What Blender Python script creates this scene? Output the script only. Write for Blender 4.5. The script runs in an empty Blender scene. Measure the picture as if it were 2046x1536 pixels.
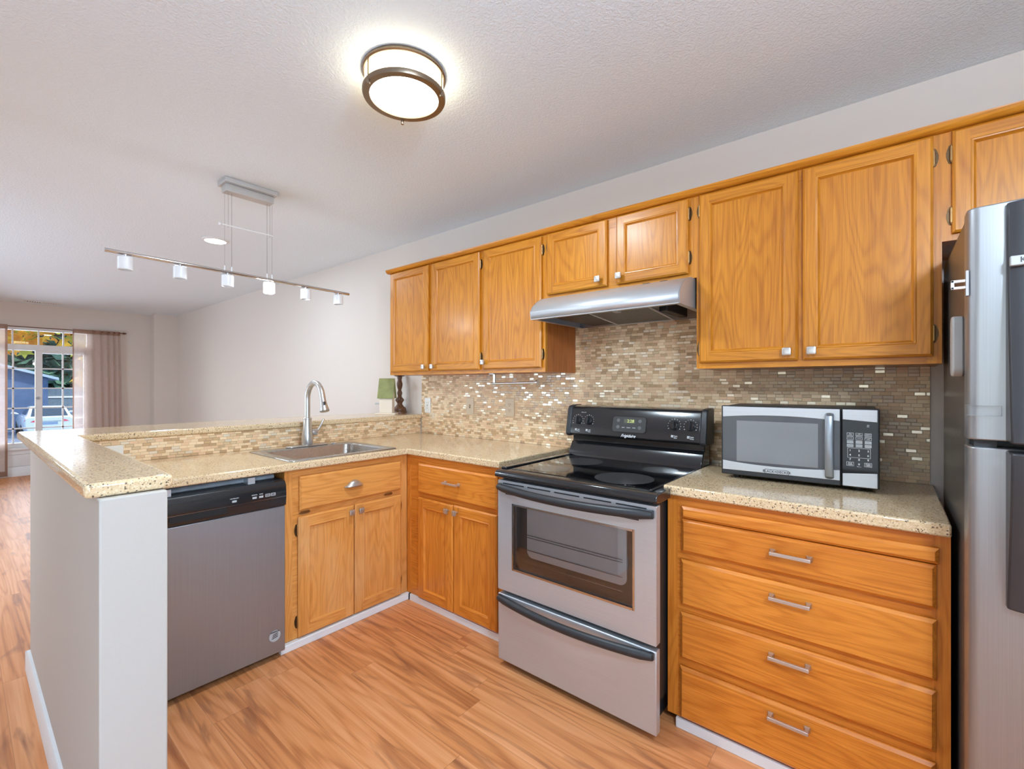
import bpy, bmesh, math, random
from mathutils import Vector, Matrix
random.seed(7)
PI = math.pi
sc = bpy.context.scene
C = sc.collection

# ------------------------------------------------------------------ camera, world, big lights, exposure
cam_d = bpy.data.cameras.new('camera')
cam_d.sensor_width = 36.0
cam_d.lens = 916.0 / 2046.0 * 36.0
cam_d.shift_y = 0.0005
cam_d.clip_start = 0.02
cam_d.clip_end = 300
cam = bpy.data.objects.new('camera', cam_d)
C.objects.link(cam)
cam.location = (0, 0, 1.30)
cam.rotation_euler = (PI / 2, 0, math.radians(39.58))
sc.camera = cam

sc.view_settings.view_transform = 'Standard'
sc.view_settings.look = 'None'
sc.view_settings.gamma = 1.0
sc.view_settings.use_curve_mapping = False
sc.view_settings.exposure = 0.14
sc.cycles.use_denoising = True
sc.cycles.max_bounces = 10
sc.cycles.diffuse_bounces = 5
sc.cycles.glossy_bounces = 5
sc.cycles.transmission_bounces = 6
sc.cycles.transparent_max_bounces = 16
sc.cycles.sample_clamp_indirect = 6.0
sc.cycles.caustics_reflective = False
sc.cycles.caustics_refractive = False

world = bpy.data.worlds.new('sky')
sc.world = world
world.use_nodes = True
wn = world.node_tree
wn.nodes.clear()
w_out = wn.nodes.new('ShaderNodeOutputWorld')
w_bg = wn.nodes.new('ShaderNodeBackground')
w_sky = wn.nodes.new('ShaderNodeTexSky')
w_sky.sky_type = 'NISHITA'
w_sky.sun_disc = False
w_sky.sun_elevation = math.radians(38)
w_sky.sun_rotation = math.radians(250)
w_sky.air_density = 1.0
w_sky.dust_density = 2.0
wn.links.new(w_sky.outputs[0], w_bg.inputs[0])
w_bg.inputs[1].default_value = 0.5
wn.links.new(w_bg.outputs[0], w_out.inputs[0])


def area_light(name, loc, rot, sx, sy, power, col=(1, 1, 1)):
    d = bpy.data.lights.new(name, 'AREA')
    d.shape = 'RECTANGLE'
    d.size, d.size_y = sx, sy
    d.energy = power
    d.color = col
    o = bpy.data.objects.new(name, d)
    C.objects.link(o)
    o.location = loc
    o.rotation_euler = rot
    return o


def disc_light(name, loc, size, power, col=(1, 1, 1)):
    d = bpy.data.lights.new(name, 'AREA')
    d.shape = 'DISK'
    d.size = size
    d.energy = power
    d.color = col
    o = bpy.data.objects.new(name, d)
    C.objects.link(o)
    o.location = loc
    return o


# daylight at the living room window, plus added fill through windows behind the camera
area_light('fill_front', (-0.55, -2.75, 0.95), (PI / 2 + 0.75, 0, 0), 2.4, 1.6, 14, (0.81, 0.94, 1.12))
area_light('fill_front_left', (-5.7, -2.72, 1.1), (PI / 2 + 0.65, 0, 0), 2.7, 1.3, 112, (0.65, 0.89, 1.12))
area_light('daylight_living', (-10.40, 0.76, 1.25), (0, -PI / 2 - 0.5, 0), 2.2, 1.5, 60, (0.83, 0.95, 1.12))
area_light('fill_right', (1.85, -0.6, 1.0), (0, PI / 2 + 0.65, 0), 1.7, 1.7, 92, (0.56, 0.82, 1.12))
def bulb(name, loc, power, radius, col=(1, 1, 1)):
    d = bpy.data.lights.new(name, 'POINT')
    d.energy = power
    d.color = col
    d.shadow_soft_size = radius
    o = bpy.data.objects.new(name, d)
    C.objects.link(o)
    o.location = loc
    return o


# added unseen bulb behind the camera for brightness, placed by the refrigerator's shadow
bulb('unseen_bulb', (0.60, 0.20, 2.03), 80, 0.12, (0.77, 0.93, 1.12))
SUN = bpy.data.lights.new('sun', 'SUN')
SUN.energy = 3.8
SUN.angle = math.radians(2)
SUN.color = (1.0, 0.94, 0.84)
so = bpy.data.objects.new('sun', SUN)
C.objects.link(so)
so.rotation_euler = (math.radians(50), 0, math.radians(140))


# ------------------------------------------------------------------ colour and material helpers
def lin(c):
    return tuple(((x / 255.0) / 12.92 if x / 255.0 <= 0.04045 else ((x / 255.0 + 0.055) / 1.055) ** 2.4) for x in c) + (1.0,)


class NT:
    """small helper round a material's node tree"""
    def __init__(self, name):
        self.m = bpy.data.materials.new(name)
        self.m.use_nodes = True
        self.t = self.m.node_tree
        self.bsdf = self.t.nodes['Principled BSDF']
        self.out = self.t.nodes['Material Output']

    def n(self, kind, **kw):
        x = self.t.nodes.new('ShaderNode' + kind)
        for k, v in kw.items():
            if k.startswith('i_'):
                key = k[2:]
                key = int(key) if key.isdigit() else key.replace('_', ' ')
                x.inputs[key].default_value = v
            else:
                setattr(x, k, v)
        return x

    def l(self, a, b):
        self.t.links.new(a, b)

    def math(self, op, a, b=None, c=None):
        x = self.t.nodes.new('ShaderNodeMath')
        x.operation = op
        for i, v in enumerate((a, b, c)):
            if v is None:
                continue
            if isinstance(v, (int, float)):
                x.inputs[i].default_value = v
            else:
                self.l(v, x.inputs[i])
        return x.outputs[0]

    def ramp(self, fac, stops, interp='LINEAR'):
        r = self.t.nodes.new('ShaderNodeValToRGB')
        r.color_ramp.interpolation = interp
        e = r.color_ramp.elements
        while len(e) < len(stops):
            e.new(0.5)
        for i, (p, c) in enumerate(stops):
            e[i].position = p
            e[i].color = c
        self.l(fac, r.inputs[0])
        return r.outputs[0]

    def mix(self, fac, a, b, blend='MIX'):
        x = self.t.nodes.new('ShaderNodeMix')
        x.data_type = 'RGBA'
        x.blend_type = blend
        for k, v in ((0, fac), (6, a), (7, b)):
            if isinstance(v, (int, float)):
                x.inputs[k].default_value = v
            elif isinstance(v, tuple):
                x.inputs[k].default_value = v
            else:
                self.l(v, x.inputs[k])
        return x.outputs[2]

    def bump(self, h, strength=0.2, dist=0.001):
        b = self.t.nodes.new('ShaderNodeBump')
        b.inputs['Strength'].default_value = strength
        b.inputs['Distance'].default_value = dist
        self.l(h, b.inputs['Height'])
        self.l(b.outputs[0], self.bsdf.inputs['Normal'])

    def set(self, **kw):
        for k, v in kw.items():
            self.bsdf.inputs[k.replace('_', ' ')].default_value = v
        return self


def plain(name, col, rough=0.5, metal=0.0, spec=0.5, coat=0.0, var=0.04, scale=8.0):
    """painted or moulded surface with a slight mottling"""
    k = NT(name)
    tc = k.n('TexCoord')
    no = k.n('TexNoise', i_Scale=scale, i_Detail=3.0)
    k.l(tc.outputs['Object'], no.inputs['Vector'])
    c = lin(col)
    lo = tuple(x * (1 - var) for x in c[:3]) + (1,)
    hi = tuple(min(1, x * (1 + var)) for x in c[:3]) + (1,)
    k.l(k.ramp(no.outputs[0], [(0.3, lo), (0.7, hi)]), k.bsdf.inputs['Base Color'])
    k.set(Roughness=rough, Metallic=metal)
    k.bsdf.inputs['Specular IOR Level'].default_value = spec
    k.bsdf.inputs['Coat Weight'].default_value = coat
    k.bsdf.inputs['Coat Roughness'].default_value = 0.08
    return k.m


def emit(name, col, strength):
    k = NT(name)
    k.set(**{'Base_Color': lin(col)})
    k.bsdf.inputs['Emission Color'].default_value = lin(col)
    k.bsdf.inputs['Emission Strength'].default_value = strength
    return k.m


def wood(name, light, dark, axis, rough=0.32, fine=1.0, wear=0.0):
    """oak: fine pores stretched along the grain plus broad cathedral figure"""
    k = NT(name)
    tc = k.n('TexCoord')
    oi = k.n('ObjectInfo')
    off = k.n('CombineXYZ')
    for i, f in enumerate((7.3, 11.7, 17.1)):
        k.l(k.math('MULTIPLY', oi.outputs['Random'], f), off.inputs[i])
    add = k.n('VectorMath', operation='ADD')
    k.l(tc.outputs['Object'], add.inputs[0])
    k.l(off.outputs[0], add.inputs[1])
    def stretched(across, along, detail, dist=0.0, rough_=0.6):
        mp = k.n('Mapping')
        s = [across] * 3
        s[axis] = along
        mp.inputs['Scale'].default_value = s
        k.l(add.outputs[0], mp.inputs[0])
        no = k.n('TexNoise', i_Scale=1.0, i_Detail=detail, i_Roughness=rough_, i_Distortion=dist)
        k.l(mp.outputs[0], no.inputs['Vector'])
        return no.outputs[0]
    pores = stretched(260, 6, 3.0)
    broad = stretched(5.5, 0.75, 2.0)
    tone = stretched(2.5, 0.6, 2.0)
    rings = k.math('MULTIPLY_ADD', k.math('SINE', k.math('MULTIPLY', broad, 130.0)), 0.5, 0.5)
    rings = k.math('POWER', rings, 2.2)
    streak = stretched(60, 1.6, 2.0)
    f = k.math('ADD', k.math('MULTIPLY', rings, 0.18), k.math('MULTIPLY', pores, 0.72 * fine))
    f = k.math('ADD', f, k.math('MULTIPLY', streak, 0.40))
    f = k.math('ADD', f, k.math('MULTIPLY', k.math('SUBTRACT', tone, 0.5), 0.5))
    col = k.ramp(f, [(0.40, lin(light)), (0.68, lin([(a * 1.1 + b * 0.9) / 2 for a, b in zip(light, dark)])), (0.96, lin(dark))])
    if wear > 0:
        wn_ = stretched(4.0, 2.2, 4.0)
        wm = k.ramp(wn_, [(0.45, (0, 0, 0, 1)), (0.75, (wear, wear, wear, 1))])
        wsep = k.n('SeparateColor')
        k.l(wm, wsep.inputs[0])
        col = k.mix(wsep.outputs[0], col, lin((226, 180, 128)))
    k.l(col, k.bsdf.inputs['Base Color'])
    k.set(Roughness=rough)
    k.bsdf.inputs['Specular IOR Level'].default_value = 0.38
    k.bsdf.inputs['Coat Weight'].default_value = 0.10
    k.bsdf.inputs['Coat Roughness'].default_value = 0.2
    k.bump(f, 0.25, 0.0012)
    return k.m


OAK = dict(light=(210, 138, 40), dark=(162, 93, 18))
oak_v = wood('oak upright grain', OAK['light'], OAK['dark'], 2)
oak_h = wood('oak level grain', OAK['light'], OAK['dark'], 0)
OAKB = dict(light=(226, 142, 54), dark=(182, 98, 26))
base_v = wood('base cabinet oak upright grain', OAKB['light'], OAKB['dark'], 2)
base_h = wood('base cabinet oak level grain', OAKB['light'], OAKB['dark'], 0)
OAKS = dict(light=(226, 156, 82), dark=(188, 116, 50))
worn_v = wood('worn oak upright grain', OAKS['light'], OAKS['dark'], 2, wear=0.5)
worn_h = wood('worn oak level grain', OAKS['light'], OAKS['dark'], 0, wear=0.2)
side_v = wood('oak veneer side', (190, 112, 52), (146, 78, 30), 2)


def m_floor():
    k = NT('laminate planks')
    tc = k.n('TexCoord')
    sep = k.n('SeparateXYZ')
    k.l(tc.outputs['Object'], sep.inputs[0])
    W, L = 0.125, 1.22
    row = k.math('FLOOR', k.math('DIVIDE', sep.outputs[1], W))
    rn = k.n('TexWhiteNoise', noise_dimensions='1D')
    k.l(row, rn.inputs['W'])
    xs = k.math('ADD', k.math('DIVIDE', sep.outputs[0], L), k.math('MULTIPLY', rn.outputs[0], 3.0))
    colm = k.math('FLOOR', xs)
    cv = k.n('CombineXYZ')
    k.l(row, cv.inputs[0])
    k.l(colm, cv.inputs[1])
    pn = k.n('TexWhiteNoise', noise_dimensions='2D')
    k.l(cv.outputs[0], pn.inputs['Vector'])
    rnd = pn.outputs[0]
    # grain, shifted per plank
    off = k.n('CombineXYZ')
    k.l(k.math('MULTIPLY', rnd, 31.0), off.inputs[0])
    k.l(k.math('MULTIPLY', rnd, 17.0), off.inputs[1])
    add = k.n('VectorMath', operation='ADD')
    k.l(tc.outputs['Object'], add.inputs[0])
    k.l(off.outputs[0], add.inputs[1])
    def nz(sx, sy, detail, dist=0.0):
        mp = k.n('Mapping')
        mp.inputs['Scale'].default_value = (sx, sy, 1)
        k.l(add.outputs[0], mp.inputs[0])
        no = k.n('TexNoise', i_Scale=1.0, i_Detail=detail, i_Distortion=dist)
        k.l(mp.outputs[0], no.inputs['Vector'])
        return no.outputs[0]
    fig = nz(0.55, 6.0, 2.0, 0.5)
    rings = k.math('MULTIPLY_ADD', k.math('SINE', k.math('MULTIPLY', fig, 55.0)), 0.5, 0.5)
    fine = nz(2.6, 130.0, 4.0)
    streak = nz(0.9, 30.0, 4.0, 0.4)
    patch = nz(0.8, 5.0, 2.0, 0.2)
    dark = nz(1.9, 10.0, 5.0, 1.1)
    f = k.math('ADD', k.math('MULTIPLY', k.math('POWER', rings, 2.5), 0.12), k.math('MULTIPLY', fine, 0.24))
    f = k.math('ADD', f, k.math('MULTIPLY', streak, 0.38))
    f = k.math('ADD', f, k.math('MULTIPLY', patch, 0.28))
    f = k.math('ADD', f, k.math('MULTIPLY', rnd, 0.10))
    base = k.ramp(f, [(0.34, lin((232, 166, 116))), (0.54, lin((212, 140, 86))), (0.76, lin((162, 94, 52)))])
    dm = k.ramp(dark, [(0.58, (0, 0, 0, 1)), (0.74, (0.80, 0.80, 0.80, 1))])
    ds = k.n('SeparateColor')
    k.l(dm, ds.inputs[0])
    base = k.mix(ds.outputs[0], base, lin((132, 80, 54)))
    fy = k.math('FRACT', k.math('DIVIDE', sep.outputs[1], W))
    fx = k.math('FRACT', xs)
    gy = k.math('LESS_THAN', fy, 0.012)
    gx = k.math('LESS_THAN', fx, 0.0016)
    gap = k.math('MAXIMUM', gy, gx)
    col = k.mix(k.math('MULTIPLY', gap, 0.45), base, lin((110, 60, 36)))
    k.l(col, k.bsdf.inputs['Base Color'])
    k.l(k.math('MULTIPLY_ADD', fine, 0.1, 0.34), k.bsdf.inputs['Roughness'])
    k.bsdf.inputs['Specular IOR Level'].default_value = 0.3
    k.bump(f, 0.06, 0.001)
    return k.m


def m_quartz():
    k = NT('speckled quartz')
    tc = k.n('TexCoord')
    v1 = k.n('TexVoronoi', i_Scale=150.0)
    v1.feature = 'F1'
    k.l(tc.outputs['Object'], v1.inputs['Vector'])
    wn1 = k.n('TexWhiteNoise', noise_dimensions='3D')
    k.l(v1.outputs['Color'], wn1.inputs['Vector'])
    v2 = k.n('TexVoronoi', i_Scale=300.0)
    k.l(tc.outputs['Object'], v2.inputs['Vector'])
    wn2 = k.n('TexWhiteNoise', noise_dimensions='3D')
    k.l(v2.outputs['Color'], wn2.inputs['Vector'])
    no = k.n('TexNoise', i_Scale=6.0, i_Detail=3.0)
    k.l(tc.outputs['Object'], no.inputs['Vector'])
    base = k.ramp(no.outputs[0], [(0.3, lin((219, 190, 148))), (0.7, lin((230, 203, 164)))])
    c2 = k.ramp(wn2.outputs[0], [(0.0, lin((192, 158, 114))), (0.25, lin((216, 188, 146))), (0.75, lin((236, 218, 188)))], 'CONSTANT')
    base = k.mix(0.45, base, c2)
    big = k.math('MULTIPLY', k.math('LESS_THAN', v1.outputs['Distance'], 0.36), k.math('LESS_THAN', wn1.outputs[0], 0.30))
    small = k.math('MULTIPLY', k.math('LESS_THAN', v2.outputs['Distance'], 0.34), k.math('LESS_THAN', wn2.outputs[1] if False else wn2.outputs[0], 0.12))
    spk = k.ramp(wn1.outputs[0], [(0.0, lin((70, 54, 42))), (0.07, lin((120, 92, 66))), (0.14, lin((150, 122, 92))), (0.2, lin((60, 52, 48)))], 'CONSTANT')
    col = k.mix(k.math('MULTIPLY', big, 0.85), base, spk)
    col = k.mix(k.math('MULTIPLY', small, 0.8), col, lin((66, 54, 46)))
    k.l(col, k.bsdf.inputs['Base Color'])
    k.set(Roughness=0.13)
    k.bsdf.inputs['Specular IOR Level'].default_value = 0.42
    k.bsdf.inputs['Coat Weight'].default_value = 0.1
    k.bsdf.inputs['Coat Roughness'].default_value = 0.05
    return k.m


def m_mosaic(name, uaxis):
    """glass and stone strip mosaic laid in running bond; uaxis is the wall's horizontal axis"""
    k = NT(name)
    tc = k.n('TexCoord')
    sep = k.n('SeparateXYZ')
    k.l(tc.outputs['Object'], sep.inputs[0])
    W, H = 0.0345, 0.0148
    z = k.math('DIVIDE', sep.outputs[2], H)
    row = k.math('FLOOR', z)
    rn = k.n('TexWhiteNoise', noise_dimensions='1D')
    k.l(row, rn.inputs['W'])
    sh = k.math('DIVIDE', k.math('FLOOR', k.math('MULTIPLY', rn.outputs[0], 4.0)), 4.0)
    sh = k.math('ADD', sh, k.math('MULTIPLY', row, 0.5))
    u = k.math('ADD', k.math('DIVIDE', sep.outputs[uaxis], W), sh)
    cell = k.math('FLOOR', u)
    cv = k.n('CombineXYZ')
    k.l(cell, cv.inputs[0])
    k.l(row, cv.inputs[1])
    wnz = k.n('TexWhiteNoise', noise_dimensions='2D')
    k.l(cv.outputs[0], wnz.inputs['Vector'])
    r = wnz.outputs[0]
    stone = k.ramp(r, [(0.0, lin((238, 208, 166))), (0.18, lin((230, 192, 152))), (0.32, lin((242, 214, 174))),
                       (0.46, lin((222, 186, 144))), (0.58, lin((206, 172, 130))), (0.70, lin((194, 160, 120))),
                       (0.80, lin((220, 192, 152))), (0.90, lin((255, 240, 212)))], 'CONSTANT')
    fu = k.math('FRACT', u)
    fz = k.math('FRACT', z)
    du = k.math('MULTIPLY', k.math('MINIMUM', fu, k.math('SUBTRACT', 1.0, fu)), W)
    dz = k.math('MULTIPLY', k.math('MINIMUM', fz, k.math('SUBTRACT', 1.0, fz)), H)
    d = k.math('MINIMUM', du, dz)
    glass = k.math('GREATER_THAN', r, 0.58)
    grout = k.math('LESS_THAN', d, 0.0007)
    # dark bevelled rim of the glass pieces
    rim = k.math('MULTIPLY', k.math('LESS_THAN', d, 0.0024), glass)
    col = k.mix(k.math('MULTIPLY', rim, 0.5), stone, lin((140, 106, 74)))
    no = k.n('TexNoise', i_Scale=120.0, i_Detail=2.0)
    k.l(tc.outputs['Object'], no.inputs['Vector'])
    col = k.mix(0.12, col, no.outputs[1], 'SOFT_LIGHT')
    col = k.mix(grout, col, lin((190, 160, 128)))
    k.l(col, k.bsdf.inputs['Base Color'])
    k.l(k.math('MULTIPLY_ADD', glass, -0.24, 0.45), k.bsdf.inputs['Roughness'])
    # the palest glass pieces are foil backed
    foil = k.math('MULTIPLY', k.math('GREATER_THAN', r, 0.90), k.math('SUBTRACT', 1.0, rim))
    k.l(k.math('MULTIPLY', foil, 0.35), k.bsdf.inputs['Metallic'])
    hgt = k.math('MINIMUM', d, 0.0016)
    k.bump(hgt, 0.25, 1.0)
    return k.m


def m_steel(name, col=(186, 190, 194), rough=0.38, axis=2, metal=0.8):
    """brushed stainless steel; axis is the direction of the brushing"""
    k = NT(name)
    tc = k.n('TexCoord')
    mp = k.n('Mapping')
    s = [420.0] * 3
    s[axis] = 3.0
    mp.inputs['Scale'].default_value = s
    k.l(tc.outputs['Object'], mp.inputs[0])
    no = k.n('TexNoise', i_Scale=1.0, i_Detail=2.0)
    k.l(mp.outputs[0], no.inputs['Vector'])
    c = lin(col)
    k.l(k.ramp(no.outputs[0], [(0.3, tuple(x * 0.92 for x in c[:3]) + (1,)), (0.7, c)]), k.bsdf.inputs['Base Color'])
    k.l(k.math('MULTIPLY_ADD', no.outputs[0], 0.12, rough - 0.06), k.bsdf.inputs['Roughness'])
    k.set(Metallic=metal)
    k.bsdf.inputs['Anisotropic'].default_value = 0.4
    k.bump(no.outputs[0], 0.03, 0.0005)
    return k.m


def m_wall(name, col, scale=140.0, strength=0.12):
    k = NT(name)
    tc = k.n('TexCoord')
    no = k.n('TexNoise', i_Scale=scale, i_Detail=3.0)
    k.l(tc.outputs['Object'], no.inputs['Vector'])
    k.set(**{'Base_Color': lin(col), 'Roughness': 0.75})
    k.bsdf.inputs['Specular IOR Level'].default_value = 0.3
    k.bump(no.outputs[0], strength, 0.002)
    return k.m


def m_ceiling():
    k = NT('knockdown ceiling texture')
    tc = k.n('TexCoord')
    no = k.n('TexNoise', i_Scale=95.0, i_Detail=4.0, i_Distortion=0.8)
    k.l(tc.outputs['Object'], no.inputs['Vector'])
    h = k.ramp(no.outputs[0], [(0.42, (0, 0, 0, 1)), (0.60, (1, 1, 1, 1))])
    k.set(**{'Base_Color': lin((231, 242, 249)), 'Roughness': 0.8})
    k.bsdf.inputs['Specular IOR Level'].default_value = 0.25
    k.bump(h, 0.36, 0.003)
    return k.m


def m_glass(name, tint=(1, 1, 1), refl=0.06, rough=0.0, dark=None):
    """thin pane: mostly clear, with a Fresnel reflection"""
    k = NT(name)
    tr = k.n('BsdfTransparent')
    tr.inputs[0].default_value = tuple(tint) + (1,)
    gl = k.n('BsdfGlossy')
    gl.inputs['Roughness'].default_value = rough
    fr = k.n('Fresnel', i_IOR=1.45)
    mx = k.n('MixShader')
    k.l(k.math('MAXIMUM', fr.outputs[0], refl), mx.inputs[0])
    k.l(tr.outputs[0], mx.inputs[1])
    k.l(gl.outputs[0], mx.inputs[2])
    k.l(mx.outputs[0], k.out.inputs[0])
    return k.m


def m_sheer(name, col, clear):
    k = NT(name)
    tc = k.n('TexCoord')
    no = k.n('TexNoise', i_Scale=30.0, i_Detail=2.0)
    k.l(tc.outputs['Object'], no.inputs['Vector'])
    c = lin(col)
    cr = k.ramp(no.outputs[0], [(0.3, tuple(x * 0.94 for x in c[:3]) + (1,)), (0.7, c)])
    df = k.n('BsdfDiffuse')
    k.l(cr, df.inputs[0])
    tl = k.n('BsdfTranslucent')
    k.l(cr, tl.inputs[0])
    m1 = k.n('MixShader')
    m1.inputs[0].default_value = 0.45
    k.l(df.outputs[0], m1.inputs[1])
    k.l(tl.outputs[0], m1.inputs[2])
    tr = k.n('BsdfTransparent')
    m2 = k.n('MixShader')
    m2.inputs[0].default_value = clear
    k.l(m1.outputs[0], m2.inputs[1])
    k.l(tr.outputs[0], m2.inputs[2])
    k.l(m2.outputs[0], k.out.inputs[0])
    return k.m


floor_m = m_floor()
quartz = m_quartz()
mosaic_x = m_mosaic('mosaic on the back wall', 0)
mosaic_y = m_mosaic('mosaic on the pony wall', 1)
ceil_m = m_ceiling()
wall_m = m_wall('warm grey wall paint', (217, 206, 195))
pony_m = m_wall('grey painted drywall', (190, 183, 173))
white_m = plain('white trim paint', (228, 228, 226), 0.45)
steel_v = m_steel('steel brushed upright', (160, 166, 172), axis=2)
steel_h = m_steel('steel brushed level', (204, 207, 210), axis=0, metal=0.62)
steel_f = m_steel('fridge door steel', (164, 166, 168), 0.34, 2)
steel_sink = m_steel('sink steel', (176, 170, 162), 0.26, 0)
nickel = plain('satin nickel', (204, 200, 195), 0.30, 0.82)
chrome = plain('polished chrome', (210, 210, 212), 0.12, 1.0)
bronze = plain('antique brass', (168, 134, 92), 0.34, 1.0)
bronze_dark = plain('tarnished brass', (92, 70, 46), 0.4, 0.8)
pale_metal = plain('pale satin metal', (206, 206, 204), 0.42, 0.6)
fix_bronze = plain('brushed bronze fixture', (146, 130, 112), 0.38, 1.0)
black_gloss = plain('black enamel', (32, 32, 34), 0.16, 0.0, 0.5, 0.3)
black_matt = plain('black plastic', (40, 40, 42), 0.42)
dark_grey = plain('charcoal fridge side', (92, 90, 88), 0.32, 0.3)
dark_handle = plain('charcoal handle', (64, 65, 68), 0.30, 0.35)
cooktop_m = plain('black ceramic glass', (12, 12, 14), 0.05, 0.0, 0.6)
burner_m = plain('burner ring print', (64, 64, 65), 0.16)
ink_white = plain('white print', (226, 226, 226), 0.5)
ink_dark = plain('dark print', (52, 52, 54), 0.5)
grey_plastic = plain('grey plastic', (176, 178, 178), 0.45)
screen_m = plain('clock screen', (96, 98, 84), 0.2)
ink_green = emit('lit clock digits', (170, 178, 104), 0.8)
plate_white = plain('white switch plate', (232, 228, 218), 0.35)
plate_beige = plain('beige switch plate', (212, 190, 160), 0.4)
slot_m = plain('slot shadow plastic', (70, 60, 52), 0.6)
oven_dark = plain('oven enamel', (72, 71, 72), 0.4)
oven_grey = plain('oven liner', (240, 240, 240), 0.4)
window_glass = m_glass('window glass', (0.95, 0.98, 1.0), 0.03)
oven_glass = m_glass('tinted oven glass', (0.90, 0.90, 0.91), 0.09, 0.02)
mw_glass = plain('microwave door glass', (74, 74, 76), 0.08, 0.0, 0.6)
mw_screen = plain('microwave window mesh', (124, 124, 124), 0.1, 0.0, 0.6)
frost_off = plain('frosted white glass', (236, 236, 236), 0.3)
lamp_white = emit('lit lamp diffuser', (255, 250, 240), 5.0)
lamp_side = emit('lit lamp side glass', (255, 240, 204), 7.0)
led_white = emit('lit downlight', (255, 254, 250), 6.0)
bulb_lit = emit('lit frosted glass', (255, 253, 248), 5.0)
sheer_m = m_sheer('sheer curtain', (226, 206, 196), 0.30)
hem_m = m_sheer('doubled curtain hem', (176, 142, 122), 0.05)
rod_m = plain('bronze rod', (110, 76, 56), 0.4, 0.6)
green_roof = plain('mossy green paint', (140, 142, 88), 0.7, var=0.15, scale=22)
cream_m = plain('cream paint', (232, 216, 196), 0.6)
carved_m = wood('dark carved wood', (120, 78, 48), (66, 40, 24), 2, 0.4)
tape_m = m_glass('clear tape', (0.97, 0.97, 0.97), 0.10, 0.35)
insul_m = plain('grey sound insulation', (150, 154, 158), 0.8, var=0.2, scale=14)
filter_m = plain('grease filter mesh', (92, 92, 92), 0.4, 0.7, var=0.5, scale=160)


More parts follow.
